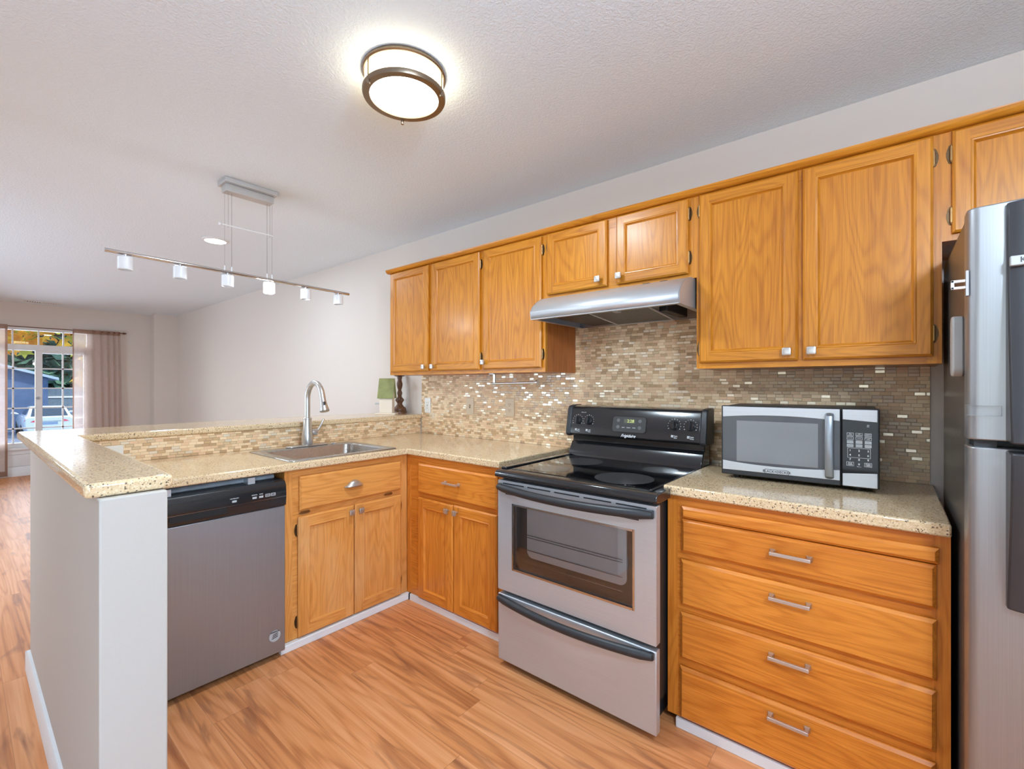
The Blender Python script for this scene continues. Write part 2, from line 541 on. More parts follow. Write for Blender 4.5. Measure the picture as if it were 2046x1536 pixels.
# ------------------------------------------------------------------ mesh builder
class MB:
    def __init__(self):
        self.v, self.f, self.mi = [], [], []

    def add(self, verts, faces, m=0):
        n = len(self.v)
        self.v += [tuple(p) for p in verts]
        for fc in faces:
            self.f.append([i + n for i in fc])
            self.mi.append(m)
        return self

    def box(self, x0, x1, y0, y1, z0, z1, m=0):
        v = [(x, y, z) for z in (z0, z1) for y in (y0, y1) for x in (x0, x1)]
        return self.add(v, [(0, 2, 3, 1), (4, 5, 7, 6), (0, 1, 5, 4), (2, 6, 7, 3), (0, 4, 6, 2), (1, 3, 7, 5)], m)

    def quad(self, a, b, c, d, m=0):
        return self.add([a, b, c, d], [(0, 1, 2, 3)], m)

    def tube(self, pts, r, seg=12, m=0, caps=True, flat=1.0, up=(0, 0, 1)):
        """round (or flattened) bar along a path; r may be one radius per point"""
        pts = [Vector(p) for p in pts]
        rs = r if isinstance(r, (list, tuple)) else [r] * len(pts)
        n0 = len(self.v)
        ring = []
        prev = None
        for i, p in enumerate(pts):
            t = (pts[min(i + 1, len(pts) - 1)] - pts[max(i - 1, 0)]).normalized()
            u = Vector(up)
            if abs(t.dot(u)) > 0.95:
                u = Vector((1, 0, 0)) if abs(t.x) < 0.9 else Vector((0, 1, 0))
            if prev is not None:
                u = prev
            s = t.cross(u).normalized()
            u = s.cross(t).normalized()
            prev = u
            for k in range(seg):
                a = 2 * PI * k / seg
                q = p + s * (math.cos(a) * rs[i]) + u * (math.sin(a) * rs[i] * flat)
                self.v.append(tuple(q))
        for i in range(len(pts) - 1):
            for k in range(seg):
                a = n0 + i * seg + k
                b = n0 + i * seg + (k + 1) % seg
                self.f.append([a, b, b + seg, a + seg])
                self.mi.append(m)
        if caps:
            self.f.append([n0 + k for k in range(seg)][::-1])
            self.mi.append(m)
            e = n0 + (len(pts) - 1) * seg
            self.f.append([e + k for k in range(seg)])
            self.mi.append(m)
        return self

    def cyl(self, a, b, r, r2=None, seg=24, m=0):
        return self.tube([a, b], [r, r if r2 is None else r2], seg, m)

    def lathe(self, prof, c=(0, 0, 0), axis='z', seg=32, m=0, a0=0.0, a1=2 * PI, flute=None):
        """turn a profile [(radius, height)] round an axis"""
        full = abs(a1 - a0 - 2 * PI) < 1e-6
        ns = seg if full else seg + 1
        n0 = len(self.v)
        for i, (r, h) in enumerate(prof):
            for k in range(ns):
                a = a0 + (a1 - a0) * k / seg
                rr = r
                if flute and flute[0] <= i <= flute[1]:
                    rr = r * (1 + 0.10 * math.cos(a * flute[2]))
                x, y = rr * math.cos(a), rr * math.sin(a)
                p = {'z': (x, y, h), 'y': (x, h, y), 'x': (h, x, y)}[axis]
                self.v.append((p[0] + c[0], p[1] + c[1], p[2] + c[2]))
        for i in range(len(prof) - 1):
            for k in range(seg):
                k2 = (k + 1) % ns
                self.f.append([n0 + i * ns + k, n0 + i * ns + k2, n0 + (i + 1) * ns + k2, n0 + (i + 1) * ns + k])
                self.mi.append(m)
        return self

    def prism(self, poly, axis, a0, a1, m=0, mcap=None):
        """extrude a polygon: axis x takes (y,z), y takes (x,z), z takes (x,y)"""
        def P(p, a):
            return {'x': (a, p[0], p[1]), 'y': (p[0], a, p[1]), 'z': (p[0], p[1], a)}[axis]
        n = len(poly)
        vs = [P(p, a0) for p in poly] + [P(p, a1) for p in poly]
        self.add(vs, [(i, (i + 1) % n, n + (i + 1) % n, n + i) for i in range(n)], m)
        k = len(self.v) - 2 * n
        mc = m if mcap is None else mcap
        self.f.append([k + i for i in range(n)][::-1])
        self.mi.append(mc)
        self.f.append([k + n + i for i in range(n)])
        self.mi.append(mc)
        return self

    def slab(self, xs, ys, keep, z0, z1, m=0):
        """flat slab made of grid cells; keep(i,j) says which cells exist"""
        def on(i, j):
            return 0 <= i < len(xs) - 1 and 0 <= j < len(ys) - 1 and keep(i, j)
        for i in range(len(xs) - 1):
            for j in range(len(ys) - 1):
                if not on(i, j):
                    continue
                a, b, c, d = xs[i], xs[i + 1], ys[j], ys[j + 1]
                self.quad((a, c, z1), (b, c, z1), (b, d, z1), (a, d, z1), m)
                self.quad((a, d, z0), (b, d, z0), (b, c, z0), (a, c, z0), m)
                if not on(i - 1, j):
                    self.quad((a, d, z0), (a, c, z0), (a, c, z1), (a, d, z1), m)
                if not on(i + 1, j):
                    self.quad((b, c, z0), (b, d, z0), (b, d, z1), (b, c, z1), m)
                if not on(i, j - 1):
                    self.quad((a, c, z0), (b, c, z0), (b, c, z1), (a, c, z1), m)
                if not on(i, j + 1):
                    self.quad((b, d, z0), (a, d, z0), (a, d, z1), (b, d, z1), m)
        return self

    def build(self, name, mats, parent=None, bevel=0.0, seg=2, smooth=35, merge=True, fix=True):
        me = bpy.data.meshes.new(name)
        me.from_pydata(self.v, [], self.f)
        if not isinstance(mats, (list, tuple)):
            mats = [mats]
        for x in mats:
            me.materials.append(x)
        for p, i in zip(me.polygons, self.mi):
            p.material_index = i
        if merge or fix:
            bm = bmesh.new()
            bm.from_mesh(me)
            if merge:
                bmesh.ops.remove_doubles(bm, verts=bm.verts, dist=1e-6)
            if fix:
                bmesh.ops.recalc_face_normals(bm, faces=bm.faces)
            bm.to_mesh(me)
            bm.free()
        if smooth:
            for p in me.polygons:
                p.use_smooth = True
            me.set_sharp_from_angle(angle=math.radians(smooth))
        o = bpy.data.objects.new(name, me)
        C.objects.link(o)
        if parent is not None:
            o.parent = parent
        if bevel > 0:
            b = o.modifiers.new('soft edges', 'BEVEL')
            b.width = bevel
            b.segments = seg
            b.limit_method = 'ANGLE'
            b.angle_limit = math.radians(40)
        return o


def thing(name, label, cat, loc=(0, 0, 0), rotz=0.0, group=None):
    o = bpy.data.objects.new(name, None)
    o.empty_display_size = 0.1
    C.objects.link(o)
    o.location = loc
    o.rotation_euler = (0, 0, rotz)
    return tag(o, label, cat, group)


def tag(o, label, cat, group=None, kind=None):
    if label:
        o['label'] = label
    if cat:
        o['category'] = cat
    if group:
        o['group'] = group
    if kind:
        o['kind'] = kind
    return o


def struct(o, label=None):
    o['kind'] = 'structure'
    if label:
        o['label'] = label
    return o


def text(name, body, size, loc, mat, parent, rot=(PI / 2, 0, 0), depth=0.0004, shear=0.0, space=1.0, bold=0.0, sx=1.0):
    cu = bpy.data.curves.new('letters', 'FONT')
    cu.body = body
    cu.size = size
    cu.extrude = depth
    cu.align_x = 'CENTER'
    cu.align_y = 'CENTER'
    cu.shear = shear
    cu.space_character = space
    cu.offset = bold
    tmp = bpy.data.objects.new('letters', cu)
    C.objects.link(tmp)
    dg = bpy.context.evaluated_depsgraph_get()
    me = bpy.data.meshes.new_from_object(tmp.evaluated_get(dg))
    bpy.data.objects.remove(tmp)
    me.materials.clear()
    me.materials.append(mat)
    o = bpy.data.objects.new(name, me)
    C.objects.link(o)
    o.parent = parent
    o.location = loc
    o.rotation_euler = rot
    o.scale = (sx, 1, 1)
    return o


def rounded(x0, x1, y0, y1, r, n=5):
    pts = []
    for cx, cy, a in ((x1 - r, y1 - r, 0), (x0 + r, y1 - r, PI / 2), (x0 + r, y0 + r, PI), (x1 - r, y0 + r, 1.5 * PI)):
        for k in range(n + 1):
            t = a + PI / 2 * k / n
            pts.append((cx + r * math.cos(t), cy + r * math.sin(t)))
    return pts


# ------------------------------------------------------------------ the room
XW, YB, ZC = -9.6, 2.38, 2.473
XR, YF = 1.5, -2.4
struct(MB().box(XW - 0.2, XR + 0.2, YF - 0.2, YB + 0.2, -0.06, 0.0).build('floor', floor_m))
struct(MB().box(XW - 0.2, XR + 0.2, YF - 0.2, YB + 0.2, ZC, ZC + 0.08).build('ceiling', ceil_m))
struct(MB().box(XW - 0.2, XR + 0.2, YB, YB + 0.12, 0, ZC).build('wall_back', wall_m))


def pierced(name, mat, axis, a0, a1, lo, hi, holes):
    """wall slab with rectangular openings; axis x: wall lies in y,z between a0..a1"""
    us = sorted({lo, hi} | {h[0] for h in holes} | {h[1] for h in holes})
    zs = sorted({0.0, ZC} | {h[2] for h in holes} | {h[3] for h in holes})
    mb = MB()
    for i in range(len(us) - 1):
        for j in range(len(zs) - 1):
            u, z = (us[i] + us[i + 1]) / 2, (zs[j] + zs[j + 1]) / 2
            if any(h[0] < u < h[1] and h[2] < z < h[3] for h in holes):
                continue
            if axis == 'x':
                mb.box(a0, a1, us[i], us[i + 1], zs[j], zs[j + 1])
            else:
                mb.box(us[i], us[i + 1], a0, a1, zs[j], zs[j + 1])
    return struct(mb.build(name, mat, merge=False))


WY0, WY1, WZ0, WZ1 = 0.19, 1.33, 0.41, 2.14
pierced('wall_left', wall_m, 'x', XW - 0.16, XW, YF, YB, [(WY0, WY1, WZ0, WZ1)])
struct(MB().box(XW, -9.34, 2.06, YB, 0, ZC).build('wall_left_return', wall_m))
pierced('wall_front', wall_m, 'y', YF - 0.14, YF, XW, XR, [(-1.7, 0.6, 0.25, 2.25), (-7.1, -4.3, 0.6, 2.1)])
pierced('wall_right', wall_m, 'x', XR, XR + 0.14, YF, YB, [(-1.4, 0.2, 0.25, 2.25)])
# pony wall behind the sink and the stub wall closing the peninsula
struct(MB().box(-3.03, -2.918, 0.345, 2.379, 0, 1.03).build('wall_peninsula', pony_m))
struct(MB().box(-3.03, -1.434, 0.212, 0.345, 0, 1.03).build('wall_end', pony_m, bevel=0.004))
# boards at the floor
struct(MB().prism([(0.197, 0), (0.212, 0), (0.212, 0.092), (0.203, 0.09), (0.197, 0.074)], 'x', -3.03, -1.43).build('baseboard_end', white_m))
struct(MB().prism([(-3.045, 0), (-3.03, 0), (-3.03, 0.09), (-3.04, 0.088), (-3.045, 0.07)], 'y', 0.197, 2.379).build('baseboard_peninsula', white_m))
struct(MB().prism([(YB - 0.014, 0), (YB, 0), (YB, 0.11), (YB - 0.01, 0.10)], 'x', -9.34, -3.05).build('baseboard_back', white_m))
struct(MB().prism([(XW, 0), (XW + 0.016, 0), (XW + 0.016, 0.12), (XW + 0.008, 0.135), (XW, 0.14)], 'y', YF, 2.06).build('baseboard_left', white_m))


def window(name, axis, plane, u0, u1, z0, z1, inward, vbars, hbars, stool=False):
    """framed window in a wall opening: frame with mullions, thin muntins, one pane"""
    def B(mb, ua, ub, da, db, za, zb):
        d0, d1 = sorted((plane + inward * da, plane + inward * db))
        if axis == 'x':
            mb.box(d0, d1, ua, ub, za, zb)
        else:
            mb.box(ua, ub, d0, d1, za, zb)
    f = MB()
    for ua, ub, za, zb in ((u0, u0 + 0.05, z0, z1), (u1 - 0.05, u1, z0, z1), (u0, u1, z0, z0 + 0.035), (u0, u1, z1 - 0.05, z1)):
        B(f, ua, ub, -0.09, -0.02, za, zb)
    for ua, ub, za, zb in vbars['heavy'] if isinstance(vbars, dict) else []:
        B(f, ua, ub, -0.085, -0.015, za, zb)
    o = struct(f.build(name, white_m, merge=False, bevel=0.003))
    m = MB()
    for ua, ub, za, zb in (vbars['thin'] if isinstance(vbars, dict) else []):
        B(m, ua, ub, -0.062, -0.04, za, zb)
    if m.v:
        m.build('muntin_grid', white_m, o, merge=False)
    g = MB()
    d = plane - inward * 0.052
    if axis == 'x':
        g.box(d - 0.002, d + 0.002, u0 + 0.02, u1 - 0.02, z0 + 0.02, z1 - 0.02)
    else:
        g.box(u0 + 0.02, u1 - 0.02, d - 0.002, d + 0.002, z0 + 0.02, z1 - 0.02)
    g.build('pane', window_glass, o)
    if stool:
        s = MB()
        B(s, u0 - 0.06, u1 + 0.06, 0.0, 0.05, z0 - 0.035, z0)
        s.build('sill', white_m, o, bevel=0.004)
        s = MB()
        B(s, u0 - 0.04, u1 + 0.04, 0.0, 0.018, z0 - 0.10, z0 - 0.035)
        B(s, u0 - 0.04, u1 + 0.04, 0.0, 0.010, 0.14, z0 - 0.10)
        s.build('apron', white_m, o, merge=False, bevel=0.004)
    return o


yc = 0.76
heavy = [(WY0, WY1, 1.80, 1.885), (yc - 0.037, yc + 0.037, WZ0, 1.80), (WY0 + 0.05, WY0 + 0.085, WZ0, 1.80), (WY1 - 0.085, WY1 - 0.05, WZ0, 1.80),
         (yc + 0.03, WY1 - 0.05, 1.765, 1.80), (WY0 + 0.05, WY1 - 0.05, WZ0 + 0.03, WZ0 + 0.06)]
thin = [(y - 0.009, y + 0.009, 1.88, WZ1 - 0.04) for y in (0.50, yc, 1.02)]
thin += [(y - 0.009, y + 0.009, WZ0 + 0.03, 1.80) for y in (0.505, 1.015)]
thin += [(WY0 + 0.06, WY1 - 0.06, z - 0.009, z + 0.009) for z in (1.54, 1.252, 0.966, 0.674)]
win = window('window_1', 'x', XW, WY0, WY1, WZ0, WZ1, 1, dict(heavy=heavy, thin=thin), None, True)
lk = MB().box(XW - 0.02, XW + 0.0, yc - 0.022, yc + 0.006, 1.09, 1.13).box(XW - 0.015, XW + 0.012, yc - 0.04, yc - 0.01, 1.105, 1.115)
lk.build('latch', grey_plastic, win, merge=False)
window('window_added_2', 'y', YF, -1.7, 0.6, 0.25, 2.25, 1, dict(heavy=[(-0.59, -0.51, 0.25, 2.25)], thin=[]), None)  # front and right windows are unseen, added to let the fill light in
window('window_added_3', 'y', YF, -7.1, -4.3, 0.6, 2.1, 1, dict(heavy=[(-5.74, -5.66, 0.6, 2.1)], thin=[]), None)
window('window_added_4', 'x', XR, -1.4, 0.2, 0.25, 2.25, -1, dict(heavy=[], thin=[]), None)

# mosaic backsplashes
bs = MB()
bs.box(-2.899, -1.464, 2.371, 2.3795, 0.9185, 1.3725).box(-1.464, -0.656, 2.371, 2.3795, 0.9185, 1.640).box(-0.656, 0.115, 2.371, 2.3795, 0.9185, 1.3705)
bs = bs.build('backsplash', mosaic_x, merge=False)
tag(bs, 'beige and brown strip mosaic backsplash behind the range and microwave', 'backsplash')
bs2 = MB().box(-2.918, -2.910, 0.346, 2.370, 0.9185, 1.031).build('backsplash', mosaic_y)
tag(bs2, 'low strip mosaic backsplash between sink counter and raised bar', 'backsplash')

# ------------------------------------------------------------------ cabinets
def rect_loop(x0, x1, z0, z1, ins, y):
    return [(x0 + ins, y, z0 + ins), (x1 - ins, y, z0 + ins), (x1 - ins, y, z1 - ins), (x0 + ins, y, z1 - ins)]


def door_mesh(x0, x1, z0, z1, yb, t=0.02, st=0.052):
    """framed door with a bevelled rim, full-height stiles and a recessed panel; front faces -y"""
    yf = yb - t
    mb = MB()
    loops = [rect_loop(x0, x1, z0, z1, 0.004, yb), rect_loop(x0, x1, z0, z1, 0.0, yb - t * 0.45), rect_loop(x0, x1, z0, z1, 0.001, yf + 0.006),
             rect_loop(x0, x1, z0, z1, 0.008, yf)]
    inner = [rect_loop(x0, x1, z0, z1, st - 0.010, yf), rect_loop(x0, x1, z0, z1, st - 0.007, yf - 0.0015), rect_loop(x0, x1, z0, z1, st - 0.003, yf - 0.001),
             rect_loop(x0, x1, z0, z1, st + 0.001, yf + 0.006), rect_loop(x0, x1, z0, z1, st + 0.004, yf + 0.009)]
    def ring(a, b):
        for i in range(4):
            j = (i + 1) % 4
            mb.quad(a[i], a[j], b[j], b[i], 1 if i in (0, 2) else 0)
    for a, b in zip(loops, loops[1:]):
        ring(a, b)
    for a, b in zip(inner, inner[1:]):
        ring(a, b)
    o, n = loops[-1], inner[0]
    # stiles run the full height, rails between
    mb.quad(o[0], (n[0][0], yf, o[0][2]), (n[3][0], yf, o[3][2]), o[3], 0)
    mb.quad((n[1][0], yf, o[1][2]), o[1], o[2], (n[2][0], yf, o[2][2]), 0)
    mb.quad((n[0][0], yf, o[0][2]), (n[1][0], yf, o[1][2]), n[1], n[0], 1)
    mb.quad(n[3], n[2], (n[2][0], yf, o[2][2]), (n[3][0], yf, o[3][2]), 1)
    p = inner[-1]
    mb.quad(p[0], p[1], p[2], p[3], 0)
    b = loops[0]
    mb.quad(b[3], b[2], b[1], b[0], 0)
    return mb


def slab_front(x0, x1, z0, z1, yb, t=0.02):
    yf = yb - t
    mb = MB()
    loops = [rect_loop(x0, x1, z0, z1, 0.004, yb), rect_loop(x0, x1, z0, z1, 0.0, yb - t * 0.4), rect_loop(x0, x1, z0, z1, 0.001, yf + 0.008), rect_loop(x0, x1, z0, z1, 0.010, yf)]
    for a, b in zip(loops, loops[1:]):
        for i in range(4):
            j = (i + 1) % 4
            mb.quad(a[i], a[j], b[j], b[i])
    mb.quad(*loops[-1])
    mb.quad(*loops[0][::-1])
    return mb


def knob_mesh(x, z, y):
    """square pillow knob on a short stem"""
    mb = MB()
    mb.cyl((x, y, z), (x, y - 0.018, z), 0.0055, 0.0065, 14)
    n = 6
    prof = []
    for d, s in ((0.016, 0.010), (0.019, 0.0145), (0.022, 0.0155), (0.0255, 0.0145), (0.027, 0.011)):
        prof.append((y - d, rounded(x - s, x + s, z - s, z + s, s * 0.35, 3)))
    base = len(mb.v)
    k = len(prof[0][1])
    for yy, poly in prof:
        for q in poly:
            mb.v.append((q[0], yy, q[1]))
    for i in range(len(prof) - 1):
        for j in range(k):
            a = base + i * k + j
            b = base + i * k + (j + 1) % k
            mb.f.append([a, b, b + k, a + k])
            mb.mi.append(0)
    mb.f.append([base + j for j in range(k)][::-1])
    mb.f.append([base + (len(prof) - 1) * k + j for j in range(k)])
    mb.mi += [0, 0]
    return mb


def hinge_mesh(x, z, y, side, flat=False):
    """butterfly hinge leaf on the face frame with its barrel against the door edge"""
    mb = MB()
    h, w = 0.031, 0.012
    def pl(cx, s):
        return [(cx, z - h), (cx + s * w * 0.5, z - h * 0.9), (cx + s * w * 0.75, z - h * 0.6), (cx + s * w, z - h * 0.2), (cx + s * w, z + h * 0.2),
                (cx + s * w * 0.75, z + h * 0.6), (cx + s * w * 0.5, z + h * 0.9), (cx, z + h)]
    mb.prism(pl(x, side), 'y', y - 0.0025, y)
    mb.cyl((x, y - 0.008, z - h * 0.75), (x, y - 0.008, z + h * 0.75), 0.0042, None, 12, 1)
    mb.cyl((x, y - 0.008, z - h * 0.92), (x, y - 0.008, z - h * 0.75), 0.002, 0.003, 10, 1)
    mb.cyl((x, y - 0.008, z + h * 0.75), (x, y - 0.008, z + h * 0.92), 0.003, 0.002, 10, 1)
    mb.cyl((x + side * w * 0.55, y - 0.004, z - h * 0.5), (x + side * w * 0.55, y, z - h * 0.5), 0.0025, None, 8)
    mb.cyl((x + side * w * 0.55, y - 0.004, z + h * 0.5), (x + side * w * 0.55, y, z + h * 0.5), 0.0025, None, 8)
    return mb


def tilt_hinge_mesh(x, z, y):
    """small hinge lying level in the gap under the false drawer"""
    mb = MB()
    mb.prism([(x - 0.03, z), (x - 0.02, z + 0.006), (x + 0.02, z + 0.006), (x + 0.03, z), (x + 0.02, z - 0.006), (x - 0.02, z - 0.006)], 'y', y - 0.003, y)
    mb.cyl((x - 0.022, y - 0.006, z + 0.004), (x + 0.022, y - 0.006, z + 0.004), 0.0038, None, 10)
    return mb


def pull_mesh(x, z, y, half=0.058):
    """squared bar pull standing on two flared feet"""
    mb = MB()
    mb.box(x - half, x + half, y - 0.030, y - 0.022, z - 0.0055, z + 0.0055)
    for s in (-1, 1):
        cx = x + s * (half - 0.006)
        a = [(cx - 0.009, y, z - 0.009), (cx + 0.009, y, z - 0.009), (cx + 0.009, y, z + 0.009), (cx - 0.009, y, z + 0.009)]
        b = [(cx - 0.005, y - 0.012, z - 0.005), (cx + 0.005, y - 0.012, z - 0.005), (cx + 0.005, y - 0.012, z + 0.005), (cx - 0.005, y - 0.012, z + 0.005)]
        c = [(cx - 0.006, y - 0.024, z - 0.0055), (cx + 0.006, y - 0.024, z - 0.0055), (cx + 0.006, y - 0.024, z + 0.0055), (cx - 0.006, y - 0.024, z + 0.0055)]
        for p, q in ((a, b), (b, c)):
            for i in range(4):
                j = (i + 1) % 4
                mb.quad(p[i], p[j], q[j], q[i])
        mb.quad(*a[::-1])
        mb.quad(*c)
    return mb


def cup_pull_mesh(x, z, y):
    """half-dome cup pull, open underneath"""
    mb = MB()
    nu, nv = 20, 7
    W, D, H = 0.056, 0.030, 0.034
    n0 = len(mb.v)
    for i in range(nv + 1):
        v = PI / 2 * i / nv
        for j in range(nu + 1):
            u = PI * j / nu
            mb.v.append((x + W * math.cos(u) * math.cos(v) ** 0.7 if False else x + W * math.cos(u) * (1 - 0.25 * math.sin(v)) * math.cos(v * 0.55), y - D * math.sin(u) * math.cos(v * 0.85), z - 0.012 + H * math.sin(v) * (0.35 + 0.65 * math.sin(u))))
    for i in range(nv):
        for j in range(nu):
            a = n0 + i * (nu + 1) + j
            mb.f.append([a, a + 1, a + nu + 2, a + nu + 1])
            mb.mi.append(0)
    return mb


def cabinet(name, label, loc, rot, w, z0, z1, depth, mats, doors=(), drawers=(), toe=None, side_mat=None, bottoms=True, group=None):
    """loc is the face frame's left end at floor level; local x runs along the front, local y into the cabinet"""
    mv, mh = mats
    t = thing(name, label, 'cabinet', loc, rot, group)
    if z0 > 0.5:
        MB().box(0, w, 0.019, depth, z0, z1).build('carcass', side_mat or mv, t)
    else:
        pn = MB()
        pn.box(0, 0.016, 0.019, depth, z0, z1).box(w - 0.016, w, 0.019, depth, z0, z1)
        pn.box(0.016, w - 0.016, 0.019, depth, z0, z0 + 0.016).box(0.016, w - 0.016, depth - 0.01, depth, z0 + 0.016, z1)
        pn.build('carcass', side_mat or mv, t, merge=False)
    fr = MB()
    edges = sorted({0.0, w})
    fr.box(0, 0.038, 0, 0.019, z0, z1, 0)
    fr.box(w - 0.038, w, 0, 0.019, z0, z1, 0)
    fr.box(0.038, w - 0.038, 0, 0.019, z0, z0 + 0.04, 1)
    fr.box(0.038, w - 0.038, 0, 0.019, z1 - 0.05, z1, 1)
    inner0 = z0 + 0.04
    cuts = sorted({round((a[3] + b[2]) / 2, 4) for a in (list(doors) + list(drawers)) for b in drawers if 0 < b[2] - a[3] < 0.06})
    fr.box(0.038, w - 0.038, 0.001, 0.019, inner0, z1 - 0.05, 1 if cuts else 0)
    fr.build('face_frame', [mv, mh], t, merge=False)
    for d in doors:
        x0, x1, a, b, kx, kz, hs, hz = d[:8]
        st = d[8] if len(d) > 8 else 0.052
        do = door_mesh(x0, x1, a, b, 0.0, 0.02, st).build('door', [mv, mh], t, smooth=None, fix=False)
        knob_mesh(kx, kz, -0.0195).build('knob', nickel, do)
        for z in hz:
            hx = x0 - 0.001 if hs < 0 else x1 + 0.001
            hinge_mesh(hx, z, 0.0, hs).build('hinge', [bronze_dark, bronze], t, merge=False)
    for d in drawers:
        x0, x1, a, b, kind, hx, hz = d
        pname = 'cutting_board_front' if kind == 'none' else ('false_drawer_front' if kind == 'cup' else 'drawer')
        th = 0.024 if kind == 'none' else 0.02
        do = slab_front(x0, x1, a, b, 0.0, th).build(pname, [mh], t, smooth=None, fix=False)
        if kind == 'bar':
            pull_mesh(hx, hz, -0.0195).build('handle', nickel, do, bevel=0.001)
        elif kind == 'cup':
            cu = cup_pull_mesh(hx, hz, -0.0195).build('handle', nickel, do, fix=False)
            so_ = cu.modifiers.new('wall', 'SOLIDIFY')
            so_.thickness = 0.0015
    return t


# upper cabinets; frame front at y=2.06
YU = 2.06
UM = (oak_v, oak_h)
X0 = -2.882
L = lambda x: x - X0
HZ = (1.47, 2.045)
cabinet('upper_cabinet', 'three-door honey oak wall cabinet left of the range hood', (X0, YU, 0), 0, 1.417, 1.373, 2.125, 0.311, UM,
        doors=[(L(-2.860), L(-2.432), 1.395, 2.121, L(-2.462), 1.424, -1, ()),
               (L(-2.398), L(-1.950), 1.395, 2.121, L(-2.372), 1.424, 1, HZ),
               (L(-1.918), L(-1.482), 1.395, 2.121, L(-1.905), 1.438, 1, HZ)], side_mat=side_v)
X0 = -1.465
cabinet('upper_cabinet', 'short two-door oak wall cabinet above the range hood', (X0, YU, 0), 0, 0.810, 1.770, 2.125, 0.311, UM,
        doors=[(L(-1.445), L(-1.083), 1.790, 2.121, L(-1.123), 1.826, -1, (2.055,)),
               (L(-1.032), L(-0.687), 1.790, 2.121, L(-1.010), 1.826, 1, (1.862, 2.055))])
X0 = -0.655
cabinet('upper_cabinet', 'large two-door oak wall cabinet above the microwave', (X0, YU, 0), 0, 0.784, 1.371, 2.125, 0.311, UM,
        doors=[(L(-0.640), L(-0.274), 1.395, 2.121, L(-0.308), 1.428, -1, (1.455, 2.055)),
               (L(-0.259), L(0.108), 1.395, 2.121, L(-0.228), 1.428, 1, (1.470, 2.050))])
X0 = 0.129
cabinet('upper_cabinet', 'oak wall cabinet at right end above the refrigerator', (X0, YU, 0), 0, 0.86, 1.770, 2.125, 0.311, UM,
        doors=[(L(0.152), L(0.555), 1.790, 2.121, L(0.53), 1.826, -1, (1.850, 2.050)),
               (L(0.565), L(0.965), 1.790, 2.121, L(0.59), 1.826, 1, (1.850, 2.050))])
cr = MB().prism([(2.078, 2.1255), (2.046, 2.1255), (2.040, 2.128), (2.030, 2.137), (2.026, 2.150), (2.374, 2.150), (2.374, 2.1255)], 'x', -2.896, 0.992).build('cornice', oak_h)
tag(cr, 'long oak cornice strip capping all the wall cabinets', 'cornice')

# base cabinets
BM = (base_v, base_h)
YBASE = 1.755
X0 = -2.284
cabinet('base_cabinet', 'oak corner base cabinet with one drawer left of the range', (X0, YBASE, 0), 0, 0.774, 0.038, 0.881, 0.60, BM,
        doors=[(L(-2.162), L(-1.861), 0.044, 0.637, L(-1.893), 0.604, -1, (), 0.06),
               (L(-1.856), L(-1.537), 0.044, 0.640, L(-1.826), 0.604, 1, (0.13, 0.575), 0.06)],
        drawers=[(L(-2.162), L(-1.537), 0.664, 0.838, 'bar', L(-1.862), 0.757)])
X0 = -0.667
cabinet('base_cabinet', 'four-drawer oak base cabinet under the microwave counter', (X0, YBASE, 0), 0, 0.795, 0.038, 0.881, 0.60, BM,
        drawers=[(L(-0.609), L(0.104), 0.800, 0.845, 'none', 0, 0),
                 (L(-0.610), L(0.099), 0.672, 0.797, 'bar', L(-0.253), 0.744),
                 (L(-0.612), L(0.099), 0.471, 0.643, 'bar', L(-0.255), 0.595),
                 (L(-0.614), L(0.098), 0.271, 0.444, 'bar', L(-0.257), 0.397),
                 (L(-0.616), L(0.097), 0.046, 0.241, 'bar', L(-0.259), 0.197)])
SM = (worn_v, worn_h)
sinkc = cabinet('base_cabinet', 'worn oak sink base cabinet with cup pull beside the dishwasher', (-2.285, 1.018, 0), PI / 2, 0.735, 0.038, 0.881, 0.60, SM,
        doors=[(0.061, 0.369, 0.042, 0.644, 0.342, 0.610, -1, (0.118, 0.575), 0.06),
               (0.373, 0.682, 0.042, 0.644, 0.400, 0.610, 1, (0.13, 0.575), 0.06)],
        drawers=[(0.068, 0.681, 0.672, 0.845, 'cup', 0.362, 0.760)])
for lx in (0.10, 0.60):
    tilt_hinge_mesh(lx, 0.657, -0.001).build('tilt_hinge', bronze, sinkc, merge=False)
# white boards covering the toe kicks
struct(MB().box(-2.257, -1.512, 1.745, 1.756, 0, 0.037).box(-2.257, -2.246, 1.745, 1.80, 0, 0.037).build('baseboard_range', white_m, merge=False))
struct(MB().box(-2.286, -2.257, 0.99, 1.756, 0, 0.037).build('baseboard_sink', white_m, bevel=0.003))
struct(MB().box(-0.632, 0.128, 1.742, 1.756, 0, 0.037).build('baseboard_drawers', white_m, bevel=0.002))

# ------------------------------------------------------------------ worktops
def sinkhole(i, j):
    return True
xs = [-2.912, -2.80, -2.295, -2.247, -1.511]
ys = [0.347, 1.06, 1.675, 1.725, 2.371]
wt = MB().slab(xs, ys, lambda i, j: not (i == 1 and j == 1) and (i < 3 or j == 3), 0.8815, 0.918).build('worktop', quartz, bevel=0.006)
tag(wt, 'L-shaped speckled beige quartz worktop holding the sink', 'worktop')
wt = MB().slab([-0.674, 0.128], [1.725, 2.371], lambda i, j: True, 0.8815, 0.918).build('worktop', quartz, bevel=0.006)
tag(wt, 'short speckled quartz worktop under the microwave', 'worktop')
bar = MB().slab([-3.36, -2.90, -1.450], [0.188, 0.362, 2.378], lambda i, j: i == 0 or j == 0, 1.0315, 1.067).build('bar_top', quartz, bevel=0.010, seg=3)
tag(bar, 'raised speckled quartz bar top running along the pony wall', 'worktop')

# ------------------------------------------------------------------ sink and faucet
sk = thing('sink', 'stainless drop-in sink set into the peninsula worktop', 'sink', (-2.55, 1.3675, 0.918))
